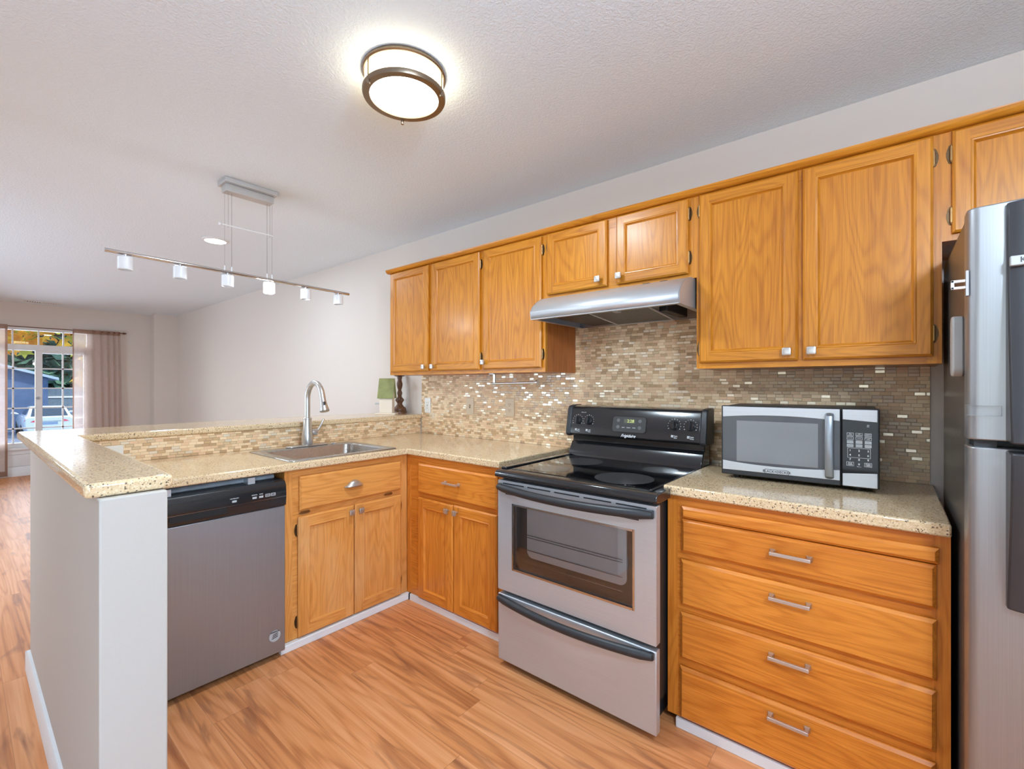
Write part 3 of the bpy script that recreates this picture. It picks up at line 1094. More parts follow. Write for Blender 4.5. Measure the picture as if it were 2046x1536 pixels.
# local frame: x from -0.26 (ledge side) to 0.265, y along the peninsula
def loop3(x0, x1, y0, y1, r, z):
    return [(p[0], p[1], z) for p in rounded(x0, x1, y0, y1, r, 5)]
lp = [loop3(-0.262, 0.266, -0.318, 0.318, 0.02, 0.001), loop3(-0.260, 0.264, -0.316, 0.316, 0.02, 0.005), loop3(-0.254, 0.258, -0.310, 0.310, 0.02, 0.006),
      loop3(-0.170, 0.222, -0.272, 0.262, 0.05, 0.0045), loop3(-0.165, 0.217, -0.267, 0.257, 0.05, 0.0), loop3(-0.160, 0.212, -0.262, 0.252, 0.05, -0.16),
      loop3(-0.140, 0.192, -0.242, 0.232, 0.05, -0.18), loop3(-0.03, 0.08, -0.06, 0.05, 0.04, -0.184)]
mb = MB()
for a, b in zip(lp, lp[1:]):
    for i in range(len(a)):
        j = (i + 1) % len(a)
        mb.quad(a[i], a[j], b[j], b[i])
mb.add(lp[-1], [list(range(len(lp[-1])))])
mb.build('basin', steel_sink, sk, fix=False, smooth=50)
MB().lathe([(0.0, 0.002), (0.02, 0.003), (0.035, 0.004), (0.042, 0.0)], (0.025, -0.005, -0.184), 'z', 24).build('drain', chrome, sk)
MB().lathe([(0.016, 0.0), (0.016, 0.004), (0.012, 0.007), (0, 0.008)], (-0.205, 0.17, 0.006), 'z', 20).build('hole_cover', chrome, sk)

fa = thing('faucet', 'brushed nickel gooseneck pull-down faucet behind the sink', 'faucet', (-2.768, 1.372, 0.9245))
mb = MB()
mb.prism([(p[0], p[1]) for p in rounded(-0.030, 0.030, -0.128, 0.128, 0.029, 6)], 'z', 0.0, 0.008)
mb.build('deck_plate', nickel, fa, bevel=0.003)
MB().lathe([(0.031, 0.008), (0.033, 0.014), (0.033, 0.05), (0.031, 0.075), (0.027, 0.105), (0.0245, 0.13), (0.0245, 0.165), (0.026, 0.167), (0.026, 0.172), (0.018, 0.176)], (0, 0, 0), 'z', 32).build('body', nickel, fa)
pts = [(0, 0, 0.17), (0, 0, 0.285)]
R = 0.092
for k in range(1, 15):
    a = PI * k / 14 * 0.93
    pts.append((R - R * math.cos(a), 0, 0.285 + R * math.sin(a) * 1.12))
MB().tube(pts, 0.0165, 20).build('spout', nickel, fa)
e = Vector(pts[-1])
d = (Vector(pts[-1]) - Vector(pts[-2])).normalized()
P = lambda s: tuple(e + d * s)
MB().tube([P(-0.004), P(0.004), P(0.006), P(0.03), P(0.055), P(0.078), P(0.088), P(0.092)], [0.017, 0.0175, 0.0175, 0.0175, 0.021, 0.026, 0.028, 0.024], 24).build('spray_head', nickel, fa)
bt = P(0.045)
MB().tube([(bt[0] + 0.016, -0.004, bt[2] + 0.014), (bt[0] + 0.021, -0.004, bt[2] - 0.012)], 0.008, 12, flat=0.5).build('spray_button', black_matt, fa)
MB().tube([(0, 0.02, 0.082), (0, 0.035, 0.082), (0, 0.04, 0.082), (0, 0.058, 0.082), (0, 0.062, 0.082)], [0.015, 0.017, 0.019, 0.019, 0.012], 20).tube([(0, 0.05, 0.088), (0, 0.068, 0.095), (0, 0.088, 0.125), (0, 0.104, 0.158), (0, 0.106, 0.163)], [0.009, 0.007, 0.006, 0.0065, 0.004], 14).build('lever', nickel, fa, merge=False)

# ------------------------------------------------------------------ dishwasher (front faces +x; local x runs along world +y)
dw = thing('dishwasher', 'stainless dishwasher with black control strip in the peninsula', 'dishwasher', (-2.262, 0.405, 0.0), PI / 2)
MB().box(0.002, 0.598, 0.008, 0.57, 0.06, 0.845).build('tub', black_matt, dw)
MB().box(0.02, 0.58, 0.05, 0.4, 0.845, 0.868).build('insulation', insul_m, dw, bevel=0.008)
for xa in (0.12, 0.44):
    MB().box(xa, xa + 0.03, 0.0, 0.10, 0.845, 0.874).build('mounting_bracket', steel_h, dw)
MB().box(0.004, 0.596, -0.024, 0.008, 0.032, 0.724).build('door_panel', steel_v, dw, bevel=0.003)
con = MB().prism([(-0.028, 0.726), (0.008, 0.726), (0.008, 0.843), (-0.016, 0.843), (-0.030, 0.822), (-0.034, 0.775)], 'x', 0.001, 0.599)
co = con.build('control_strip', black_gloss, dw, bevel=0.003)
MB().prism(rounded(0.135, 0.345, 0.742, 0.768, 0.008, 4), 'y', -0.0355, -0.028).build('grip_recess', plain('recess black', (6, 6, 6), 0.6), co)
MB().box(0.002, 0.598, -0.0335, -0.0325, 0.7695, 0.7705).build('accent_line', chrome, co)
MB().box(0.03, 0.57, 0.045, 0.5, 0.0, 0.06).build('base_frame', black_matt, dw)
for x, w_, tx in ((0.372, 0.018, 'HEATED DRY'), (0.455, 0.018, 'NORMAL'), (0.483, 0.018, 'RINSE')):
    MB().box(x - w_ / 2, x + w_ / 2, -0.0352, -0.034, 0.783, 0.792).build('button', grey_plastic, co)
    text('button_caption', tx, 0.006, (x, -0.0350, 0.800), ink_white, co)
for x in (0.512, 0.536):
    mb = MB()
    for a, b, c_, d_ in ((-0.010, 0.010, 0.783, 0.7845), (-0.010, 0.010, 0.7945, 0.796), (-0.010, -0.0085, 0.783, 0.796), (0.0085, 0.010, 0.783, 0.796)):
        mb.box(x + a, x + b, -0.0352, -0.034, c_, d_)
    mb.build('button_outline', ink_white, co, merge=False)
    text('button_caption', 'START' if x < 0.52 else 'CANCEL', 0.005, (x, -0.0350, 0.7895), ink_white, co)
st_ = MB().lathe([(0.0, -0.0252), (0.026, -0.0252), (0.026, -0.024)], (0.548, 0, 0.118), 'y', 32).build('round_sticker', grey_plastic, dw)
mb = MB()
for k in range(3):
    zz = 0.106 + k * 0.008
    mb.prism([(0.534 + k * 0.002, zz), (0.560, zz + 0.005), (0.562, zz + 0.009), (0.535 + k * 0.002, zz + 0.004)], 'y', -0.0258, -0.0252)
mb.build('sticker_stripes', ink_dark, st_, merge=False)
text('sticker_lettering', 'AMERICA', 0.0095, (0.548, -0.0257, 0.137), ink_dark, st_, bold=0.0003)

# ------------------------------------------------------------------ range
rg = thing('range', 'stainless and black electric range standing between the counters', 'range', (-1.4065, 1.60, 0.0))
RW = 0.757
MB().box(0.004, RW - 0.028, 0.035, 0.70, 0.10, 0.872).box(0.03, RW - 0.05, 0.06, 0.68, 0.0, 0.10).build('body', black_matt, rg, merge=False)
# storage drawer
dr = MB().box(0.0, RW, 0.0, 0.035, 0.034, 0.338).build('storage_drawer', steel_h, rg, bevel=0.004)
def bow(z, y0, y1, drop, n=18, x0=0.012, x1=RW - 0.012):
    return [(x0 + (x1 - x0) * k / n, y0 + (y1 - y0) * math.sin(PI * k / n) ** 0.8, z - drop * math.sin(PI * k / n)) for k in range(n + 1)]
MB().tube(bow(0.322, -0.010, -0.045, 0.006), [0.012] + [0.0155] * 17 + [0.012], 14, flat=1.15).build('handle', black_matt, dr)
for xa in (0.008, RW - 0.026):
    MB().box(xa, xa + 0.018, -0.012, 0.0, 0.308, 0.336).build('handle_foot', black_matt, dr, bevel=0.003)
# oven door, with a window opening
zd0, zd1 = 0.358, 0.862
wx0, wx1, wz0, wz1 = 0.090, 0.668, 0.468, 0.757
dm = MB()
xg = [0.0, wx0, wx1, RW]
zg = [zd0, wz0, wz1, zd1]
for i in range(3):
    for j in range(3):
        if i == 1 and j == 1:
            continue
        a, b, c_, d_ = xg[i], xg[i + 1], zg[j], zg[j + 1]
        dm.quad((a, 0, c_), (b, 0, c_), (b, 0, d_), (a, 0, d_))
        dm.quad((a, 0.034, d_), (b, 0.034, d_), (b, 0.034, c_), (a, 0.034, c_))
for (a, c_), (b, d_) in (((0, zd0), (RW, zd0)), ((RW, zd0), (RW, zd1)), ((RW, zd1), (0, zd1)), ((0, zd1), (0, zd0))):
    dm.quad((a, 0, c_), (a, 0.034, c_), (b, 0.034, d_), (b, 0, d_))
for (a, c_), (b, d_) in (((wx0, wz0), (wx1, wz0)), ((wx1, wz0), (wx1, wz1)), ((wx1, wz1), (wx0, wz1)), ((wx0, wz1), (wx0, wz0))):
    dm.quad((a, 0, c_), (b, 0, d_), (b, 0.034, d_), (a, 0.034, c_))
od = dm.build('oven_door', steel_h, rg, bevel=0.003, fix=False)
MB().box(wx0, wx1, 0.004, 0.009, wz0, wz1).build('window_glass', oven_glass, od)
mb = MB()
for a, b, c_, d_ in ((wx0 - 0.006, wx0 + 0.002, wz0 - 0.006, wz1 + 0.006), (wx1 - 0.002, wx1 + 0.006, wz0 - 0.006, wz1 + 0.006), (wx0, wx1, wz0 - 0.006, wz0 + 0.002), (wx0, wx1, wz1 - 0.002, wz1 + 0.006)):
    mb.box(a, b, -0.0018, 0.002, c_, d_)
mb.build('window_trim', chrome, od, merge=False)
# inside: dark surround, grey liner and rack wires seen through the glass
MB().box(wx0 + 0.002, wx1 - 0.002, 0.027, 0.033, wz0 + 0.002, wz1 - 0.002).build('inner_surround', oven_dark, od)
lin_ = MB().prism(rounded(wx0 + 0.065, wx1 - 0.035, wz0 + 0.065, wz1 + 0.03, 0.03, 5), 'y', 0.019, 0.026)
lo_ = [p for p in lin_.v]
lin_.v = [(p[0], p[1], min(p[2], wz1 - 0.003)) for p in lo_]
lin_.build('inner_liner', oven_grey, od)
mb = MB()
for z in (wz0 + 0.045, wz0 + 0.098, wz0 + 0.155, wz0 + 0.165):
    mb.tube([(wx0 + 0.07, 0.0145, z), (wx1 - 0.05, 0.0145, z)], 0.0013, 6)
for k in range(12):
    x = wx0 + 0.09 + k * 0.036
    mb.tube([(x, 0.0145, wz0 + 0.045), (x, 0.0145, wz0 + 0.052)], 0.0012, 6)
mb.build('oven_rack', chrome, od, merge=False)
mb = MB()
for k in range(5):
    xa = 0.03 + k * 0.142
    mb.box(xa, xa + 0.122, -0.0008, 0.003, 0.8465, 0.8515)
for xa in (0.045, 0.585):
    mb.box(xa, xa + 0.105, -0.0008, 0.003, 0.800, 0.805)
mb.build('vent_slots', slot_m if False else black_matt, od, merge=False)
MB().tube(bow(0.832, -0.012, -0.052, 0.006), [0.0125] + [0.0165] * 17 + [0.0125], 14, flat=1.1).build('handle', black_matt, od)
for xa in (0.008, RW - 0.026):
    MB().box(xa, xa + 0.018, -0.014, 0.0, 0.818, 0.848).build('handle_foot', black_matt, od, bevel=0.003)
# cooktop: enamel rim with a sunk ceramic glass
ck = MB().prism([(-0.014, 0.879), (-0.014, 0.893), (-0.006, 0.905), (0.012, 0.908), (0.122, 0.908), (0.122, 0.872), (0.02, 0.872), (-0.006, 0.874)], 'x', -0.010, RW + 0.006)
ck = ck.box(-0.010, RW - 0.027, 0.12, 0.60, 0.872, 0.908).build('cooktop', black_gloss, rg, bevel=0.003, merge=False)
MB().box(0.03, RW - 0.032, 0.05, 0.585, 0.908, 0.9105).build('ceramic_glass', cooktop_m, ck)
MB().box(-0.008, 0.024, 0.03, 0.60, 0.908, 0.917).build('side_rim', black_gloss, ck, bevel=0.004)
MB().box(RW - 0.04, RW - 0.028, 0.03, 0.60, 0.908, 0.914).build('side_rim', black_gloss, ck, bevel=0.003)
def ring(name, x, y, r):
    mb = MB().lathe([(0.0, 0.9106), (r, 0.9106), (r, 0.9109), (0.0, 0.9109)], (x, y, 0), 'z', 48)
    mb.build(name, burner_m, ck)
for x, y, r in ((0.545, 0.178, 0.122), (0.59, 0.455, 0.078), (0.19, 0.430, 0.108), (0.19, 0.165, 0.085)):
    ring('burner', x, y, r)
# back guard
bgx0, bgx1 = 0.0, RW
MB().prism([(0.60, 0.872), (0.60, 0.930), (0.635, 0.985), (0.645, 0.985), (0.645, 1.15), (0.72, 1.15), (0.72, 0.872)], 'x', 0.004, RW - 0.027).build('back_guard', black_gloss, rg, bevel=0.004)
cp_prof = [(0.575, 1.032), (0.577, 1.060), (0.600, 1.165), (0.612, 1.180), (0.64, 1.186), (0.70, 1.186), (0.70, 1.022), (0.59, 1.022)]
cp = MB().prism(cp_prof, 'x', 0.028, RW - 0.028).build('control_panel', black_gloss, rg, bevel=0.003)
mb = MB()
ep = [(y - 0.004 if y < 0.62 else y + 0.002, z + (0.004 if z > 1.1 else -0.004)) for y, z in cp_prof]
for xa in (0.0, RW - 0.030):
    MB().prism(ep, 'x', xa, xa + 0.030).build('end_cap', black_matt, rg, bevel=0.006)
# the panel's face leans back: a small frame on it
ang = math.atan2(0.023, 0.105)
def on_panel(x, s, lift=0.0):
    """point on the leaning panel face; s runs up the face from its lower bend"""
    return Vector((x, 0.577 + s * math.sin(ang) - lift * math.cos(ang), 1.060 + s * math.cos(ang) - lift * -math.sin(ang)))
FR = (PI / 2 - ang, 0, 0)
def panel_poly(name, poly, l0, l1, mat, par):
    mb = MB()
    n = len(poly)
    a = [on_panel(p[0], p[1], l0) for p in poly]
    b = [on_panel(p[0], p[1], l1) for p in poly]
    mb.add(a + b, [(i, (i + 1) % n, n + (i + 1) % n, n + i) for i in range(n)] + [list(range(n))[::-1], list(range(n, 2 * n))])
    return mb.build(name, mat, par)
disp = panel_poly('clock_panel', rounded(0.285, 0.465, 0.000, 0.078, 0.014, 5), -0.002, 0.0025, plain('clock panel plastic', (58, 57, 56), 0.35), cp)
rim = MB()
ro, ri = rounded(0.281, 0.469, -0.004, 0.082, 0.017, 5), rounded(0.285, 0.465, 0.000, 0.078, 0.014, 5)
n = len(ro)
vv = [on_panel(p[0], p[1], 0.003) for p in ro] + [on_panel(p[0], p[1], 0.003) for p in ri] + [on_panel(p[0], p[1], 0) for p in ro] + [on_panel(p[0], p[1], 0) for p in ri]
rim.add(vv, [(i, (i + 1) % n, n + (i + 1) % n, n + i) for i in range(n)] + [(i, 2 * n + i, 2 * n + (i + 1) % n, (i + 1) % n) for i in range(n)] + [(n + i, n + (i + 1) % n, 3 * n + (i + 1) % n, 3 * n + i) for i in range(n)])
rim.build('panel_rim', black_gloss, disp, fix=False)
panel_poly('clock_screen', [(0.348, 0.045), (0.408, 0.045), (0.408, 0.066), (0.348, 0.066)], 0.0025, 0.0032, screen_m, disp)
text('clock_digits', '2:28', 0.022, on_panel(0.384, 0.0555, 0.0034), ink_green, disp, FR, 0.0002)
for x, s in ((0.316, 0.058), (0.316, 0.024), (0.434, 0.058), (0.434, 0.024)):
    panel_poly('clock_button', [(x + 0.009 * math.cos(2 * PI * k / 20), s + 0.009 * math.sin(2 * PI * k / 20)) for k in range(20)], 0.0025, 0.0035, plain('clock button', (98, 98, 98), 0.4), disp)
for x, tx in ((0.346, 'BAKE'), (0.375, 'CLEAN'), (0.404, 'TIMER')):
    text('button_caption', tx, 0.0065, on_panel(x, 0.022, 0.003), ink_white, disp, FR, 0.0002)
text('maker_lettering', 'Frigidaire', 0.021, on_panel(0.375, -0.020, 0.0006), ink_white, cp, FR, 0.0003, shear=0.45, bold=0.0003)
for x, cap in ((0.072, 'Left\nFront'), (0.140, 'Left\nRear'), (0.607, 'Right\nRear'), (0.683, 'Right\nFront')):
    s0 = 0.047
    k = MB()
    c0, c1, c2 = on_panel(x, s0, 0.0), on_panel(x, s0, 0.007), on_panel(x, s0, 0.024)
    k.tube([c0, c1], [0.023, 0.022], 28).tube([c1, on_panel(x, s0, 0.012)], [0.019, 0.018], 28)
    poly = [(x - 0.0055, s0 - 0.020), (x + 0.0055, s0 - 0.020), (x + 0.0055, s0 + 0.020), (x - 0.0055, s0 + 0.020)]
    a = [on_panel(p[0], p[1], 0.008) for p in poly]
    b = [on_panel(p[0] * 0.9 + x * 0.1, p[1], 0.026) for p in poly]
    k.add(a + b, [(i, (i + 1) % 4, 4 + (i + 1) % 4, 4 + i) for i in range(4)] + [(4, 5, 6, 7)])
    ko = k.build('control_knob', black_gloss, cp, merge=False, bevel=0.001)
    tk = MB()
    for q in range(11):
        a_ = math.radians(-120 + q * 24)
        px, ps = x + 0.031 * math.sin(a_), s0 + 0.031 * math.cos(a_)
        w_ = 0.0022 if q % 5 == 0 else 0.0012
        tk.add([on_panel(px - w_, ps - 0.001, 0.0006), on_panel(px + w_, ps - 0.001, 0.0006), on_panel(px + w_, ps + 0.0012, 0.0006), on_panel(px - w_, ps + 0.0012, 0.0006)], [(0, 1, 2, 3)])
    tk.build('dial_marks', ink_white, cp, merge=False)
    text('dial_caption', cap, 0.0085, on_panel(x + 0.010, -0.004 - 0.004, 0.0006), ink_white, cp, FR, 0.0002)
    mb = MB()
    for q in range(4):
        qx, qs = x - 0.012 + (q % 2) * 0.006, -0.010 + (q // 2) * 0.006
        mb.add([on_panel(qx, qs, 0.0006), on_panel(qx + 0.0045, qs, 0.0006), on_panel(qx + 0.0045, qs + 0.0045, 0.0006), on_panel(qx, qs + 0.0045, 0.0006)], [(0, 1, 2, 3)])
    mb.build('dial_symbol', ink_white, cp, merge=False)
for x in (0.105, 0.645):
    text('panel_caption', 'Element On', 0.006, on_panel(x, 0.092, 0.0006), ink_white, cp, FR, 0.0002)

# ------------------------------------------------------------------ range hood
hd = thing('range_hood', 'stainless under-cabinet range hood above the range', 'range hood', (-1.432, 2.06, 1.636))
HW = 0.765
# side profile: local y is 0 at the cabinet front, z is 0 at the lip's lower edge
sidep = [(-0.175, 0.0), (-0.182, 0.040), (-0.160, 0.070), (-0.125, 0.098), (-0.080, 0.121), (-0.040, 0.131), (-0.022, 0.132), (0.31, 0.132), (0.31, 0.0)]
sh = MB()
top = sidep[:8]
for (a, b) in zip(top, top[1:]):
    sh.quad((0, a[0], a[1]), (HW, a[0], a[1]), (HW, b[0], b[1]), (0, b[0], b[1]))
sh.quad((0, 0.31, 0.132), (HW, 0.31, 0.132), (HW, 0.31, 0.0), (0, 0.31, 0.0))
shell = sh.build('canopy', steel_h, hd, fix=False, smooth=20)
m_ = shell.modifiers.new('sheet', 'SOLIDIFY')
m_.thickness = 0.004
m_.offset = -1
for xa in (-0.001, HW - 0.004):
    MB().prism(sidep, 'x', xa, xa + 0.005).build('side_panel', steel_h, hd)
MB().box(0.004, HW - 0.004, -0.150, 0.305, 0.060, 0.064).build('inner_pan', steel_h, hd)
MB().box(0.004, HW - 0.004, -0.176, -0.150, 0.0, 0.003).box(0.004, 0.022, -0.15, 0.305, 0.0, 0.003).box(HW - 0.022, HW - 0.004, -0.15, 0.305, 0.0, 0.003).build('bottom_lip', steel_h, hd, merge=False)
MB().box(0.10, 0.29, -0.10, 0.29, 0.006, 0.060).build('blower_box', black_matt, hd, bevel=0.004)
MB().box(0.60, 0.64, 0.02, 0.29, 0.006, 0.060).build('light_box', black_matt, hd, bevel=0.004)
ft = MB()
ft.add([(0.30, -0.105, 0.012), (0.60, -0.105, 0.012), (0.60, 0.20, -0.012), (0.30, 0.20, -0.012), (0.30, -0.105, 0.020), (0.60, -0.105, 0.020), (0.60, 0.20, -0.004), (0.30, 0.20, -0.004)],
       [(3, 2, 1, 0), (4, 5, 6, 7), (0, 1, 5, 4), (1, 2, 6, 5), (2, 3, 7, 6), (3, 0, 4, 7)])
fo = ft.build('grease_filter', filter_m, hd)
mb = MB()
for p, q in (((0.30, -0.105, 0.013), (0.60, -0.105, 0.013)), ((0.60, -0.105, 0.013), (0.60, 0.20, -0.010)), ((0.30, 0.20, -0.010), (0.60, 0.20, -0.010)), ((0.30, -0.105, 0.013), (0.30, 0.20, -0.010))):
    mb.tube([p, q], 0.005, 6)
mb.build('filter_frame', steel_h, fo, merge=False)
MB().box(0.435, 0.465, -0.125, -0.09, 0.0, 0.014).build('filter_clip', grey_plastic, fo, bevel=0.003)
for x in (0.555, 0.635):
    MB().box(x, x + 0.035, -0.064, -0.050, 0.121, 0.1285).build('switch', black_matt, hd, bevel=0.003)
MB().box(HW - 0.0052, HW - 0.0042, 0.06, 0.20, 0.008, 0.052).build('rating_label', grey_plastic, hd)

# ------------------------------------------------------------------ microwave
mw = thing('microwave', 'countertop microwave with silver bands and black keypad', 'microwave', (-0.5425, 2.021, 0.918), math.atan2(0.023, 0.513))
MWW = 0.513
MB().box(0.004, MWW - 0.004, 0.022, 0.322, 0.016, 0.296).build('case', black_matt, mw, bevel=0.006)
mb = MB()
for x in (0.05, MWW - 0.06):
    for y in (0.05, 0.30):
        mb2 = MB().cyl((x, y, 0.0), (x, y, 0.018), 0.012, 0.015, 16)
        mb2.build('foot', black_matt, mw)
z0 = 0.016
def mz(z):
    return z - 0.918
fd = MB().box(0.0, 0.4035, 0.0, 0.022, z0, 0.298).build('door', black_matt, mw, bevel=0.004)
def arc_band(x0, x1, zlo, zhi, y, t, sag, top, full=0.513):
    """silver band whose inner edge is a shallow arc"""
    n = 16
    lo, hi = [], []
    for k in range(n + 1):
        x = x0 + (x1 - x0) * k / n
        u = (x - 0.2) / 0.2
        c = sag * (u * u)
        if top:
            hi.append((x, zhi))
            lo.append((x, zlo - c))
        else:
            lo.append((x, zlo))
            hi.append((x, zhi + c))
    return MB().prism(lo + hi[::-1], 'y', y - t, y)
arc_band(0.006, 0.400, mz(1.180), 0.294, 0.0, 0.003, 0.011, True).build('upper_band', steel_h, fd, bevel=0.001)
arc_band(0.006, 0.400, 0.036, mz(0.981), 0.0, 0.003, 0.011, False).build('lower_band', steel_h, fd, bevel=0.001)
gp = MB().box(0.006, 0.400, -0.0016, 0.001, mz(0.972), mz(1.186)).build('door_glass', mw_glass, fd)
MB().box(0.058, 0.334, -0.0022, -0.0014, mz(0.992), mz(1.156)).build('window_mesh', mw_screen, gp)
hn = MB()
hp = [(0.369, -0.004, mz(0.962)), (0.369, -0.018, mz(0.970)), (0.369, -0.026, mz(1.0)), (0.369, -0.030, mz(1.075)), (0.369, -0.026, mz(1.15)), (0.369, -0.018, mz(1.185)), (0.369, -0.004, mz(1.193))]
hn.tube(hp, 0.0135, 16, flat=0.45, up=(0, -1, 0))
hn.build('handle', steel_v, fd)
tb = text('maker_lettering', 'BLACK+DECKER', 0.0125, (0.2, -0.0036, mz(0.962)), ink_dark, fd, bold=0.0002, space=1.05)
mb = MB()
ro, ri = rounded(0.158, 0.242, mz(0.953), mz(0.971), 0.005, 4), rounded(0.1595, 0.2405, mz(0.9545), mz(0.9695), 0.004, 4)
n = len(ro)
mb.add([(p[0], -0.0036, p[1]) for p in ro] + [(p[0], -0.0036, p[1]) for p in ri], [(i, (i + 1) % n, n + (i + 1) % n, n + i) for i in range(n)])
mb.build('badge_outline', ink_dark, fd, fix=False)
kp = MB().box(0.4055, MWW, 0.0, 0.022, z0, 0.298).build('control_section', black_matt, mw, bevel=0.004)
MB().prism([(0.408, mz(1.176)), (0.507, mz(1.169)), (0.507, 0.294), (0.408, 0.294)], 'y', -0.003, 0.0).build('upper_band', steel_h, kp, bevel=0.001)
MB().prism([(0.408, 0.020), (0.507, 0.020), (0.507, mz(0.990)), (0.408, mz(0.982))], 'y', -0.003, 0.0).build('lower_band', steel_h, kp, bevel=0.001)
key = MB().box(0.408, 0.507, -0.0018, 0.001, mz(0.98), mz(1.172)).build('keypad', cooktop_m, kp)
def outline(mb, x0, x1, z0_, z1_, w_=0.0008, y=-0.0024):
    mb.box(x0, x1, y, -0.0017, z0_, z0_ + w_).box(x0, x1, y, -0.0017, z1_ - w_, z1_).box(x0, x0 + w_, y, -0.0017, z0_, z1_).box(x1 - w_, x1, y, -0.0017, z0_, z1_)
colx = (0.430, 0.4555, 0.481)
caps = [['TIME\nCOOK', 'TIME\nDEFROST', 'WEIGHT\nDEFROST'], ['POWER', 'CLOCK', 'KITCHEN\nTIMER'], ['POPCORN', 'POTATO', 'PIZZA'], ['FROZEN', 'BEVERAGE', 'DINNER']]
for r_, zc in enumerate((1.1235, 1.110, 1.0965, 1.0835)):
    for c_, x in enumerate(colx):
        if r_ < 2:
            mb = MB()
            outline(mb, x - 0.0095, x + 0.0095, mz(zc) - 0.0055, mz(zc) + 0.0055)
            mb.build('key_outline', ink_white, key, merge=False)
            text('key_caption', caps[r_][c_], 0.0038, (x, -0.0022, mz(zc)), ink_white, key, depth=0.0002)
        else:
            MB().box(x - 0.0095, x + 0.0095, -0.0024, -0.0016, mz(zc) - 0.0052, mz(zc) + 0.0052).build('key_patch', grey_plastic, key)
            text('key_caption', caps[r_][c_], 0.0034, (x, -0.0027, mz(zc)), ink_dark, key, depth=0.0002)
mb = MB()
outline(mb, 0.4225, 0.4875, mz(1.0405), mz(1.0755))
mb.build('number_frame', ink_white, key, merge=False)
nums = [('1', 0, 1.066), ('2', 1, 1.066), ('3', 2, 1.066), ('4', 0, 1.050), ('5', 1, 1.050), ('6', 2, 1.050), ('7', 0, 1.034), ('8', 1, 1.034), ('9', 2, 1.034), ('0', 1, 1.018)]
for s, c_, z in nums:
    text('key_number', s, 0.0095, (colx[c_], -0.0022, mz(z)), ink_white, key, depth=0.0002, bold=0.0002)
for s, c_ in (('STOP\nCLEAR', 0), ('START\n+30SEC', 2)):
    mb = MB()
    outline(mb, colx[c_] - 0.0105, colx[c_] + 0.0105, mz(1.018) - 0.007, mz(1.018) + 0.007)
    mb.build('key_outline', ink_white, key, merge=False)
    text('key_caption', s, 0.0048, (colx[c_], -0.0022, mz(1.018)), ink_white, key, depth=0.0002, bold=0.0001)
text('key_caption', 'Memory', 0.0036, (colx[1], -0.0022, mz(1.0095)), ink_white, key, depth=0.0002)
text('key_caption', 'AM\nPM', 0.0050, (0.481, -0.0022, mz(1.155)), ink_white, key, depth=0.0002)

# ------------------------------------------------------------------ refrigerator
fg = thing('refrigerator', 'stainless refrigerator with dark handles cut off at right edge', 'refrigerator', (0.1415, 1.54, 0.0))
FW = 0.83
MB().box(0.003, FW, 0.078, 0.695, 0.05, 1.716).build('case', dark_grey, fg, bevel=0.004)
MB().box(0.02, FW - 0.02, 0.09, 0.68, 0.0, 0.05).build('base_grille', black_matt, fg)
def fridge_door(z0_, z1_, name):
    """gently bowed door front"""
    n = 24
    front = []
    r = 0.022
    for k in range(6):
        a = PI + PI / 2 * k / 5
        front.append((r + r * math.cos(a), r + r * math.sin(a)))
    for k in range(1, n):
        x = r + (FW - 2 * r) * k / n
        front.append((x, -0.030 * math.sin(PI * k / n) - 0.0))
    for k in range(6):
        a = 1.5 * PI + PI / 2 * k / 5
        front.append((FW - r + r * math.cos(a), r + r * math.sin(a)))
    poly = [(x, y) for x, y in front] + [(FW, 0.068), (0.0, 0.068)]
    return MB().prism(poly, 'z', z0_, z1_).build(name, steel_f, fg, bevel=0.003, smooth=40)
ud = fridge_door(1.170, 1.722, 'freezer_door')
ld = fridge_door(0.065, 1.153, 'fridge_door')
MB().box(0.01, FW - 0.01, 0.068, 0.079, 0.06, 1.718).build('door_gasket', black_matt, fg)
MB().box(0.012, 0.05, 0.015, 0.066, 1.153, 1.170).build('middle_hinge', black_matt, fg)
def handle_bar(zs, ys, name, par, x0=0.062, x1=0.165):
    """broad charcoal grip that swells away from the door"""
    mb = MB()
    n0 = len(mb.v)
    m_ = 8
    for z, y in zip(zs, ys):
        for k in range(m_ + 1):
            u = k / m_
            x = x0 + (x1 - x0) * u
            mb.v.append((x, y - 0.012 * math.sin(PI * u) ** 0.6, z))
        mb.v.append((x1, 0.01, z))
        mb.v.append((x0, 0.01, z))
    w_ = m_ + 3
    for i in range(len(zs) - 1):
        for k in range(w_):
            a = n0 + i * w_ + k
            b = n0 + i * w_ + (k + 1) % w_
            mb.f.append([a, b, b + w_, a + w_])
            mb.mi.append(0)
    mb.f.append([n0 + k for k in range(w_)][::-1])
    mb.f.append([n0 + (len(zs) - 1) * w_ + k for k in range(w_)])
    mb.mi += [0, 0]
    return mb.build(name, dark_handle, par, bevel=0.004)
zs = [1.715 - 0.545 * k / 12 for k in range(13)]
h1 = handle_bar(zs, [-0.018 - 0.050 * (max(0, k - 2) / 10) ** 1.2 for k in range(13)], 'handle', ud)
zs = [1.150 - 0.36 * k / 12 for k in range(13)]
h2 = handle_bar(zs, [-0.068 + 0.050 * (k / 12) ** 1.4 for k in range(13)], 'handle', ld)
bd = MB().box(0.064, 0.160, -0.042, -0.028, 1.566, 1.588).build('badge', grey_plastic, h1, bevel=0.002)
text('badge_lettering', 'Kenmore', 0.0165, (0.110, -0.0425, 1.577), ink_dark, bd, bold=0.0002)
MB().box(-0.002, 0.055, -0.011, 0.03, 1.228, 1.252).build('tape_strip', tape_m, ud)

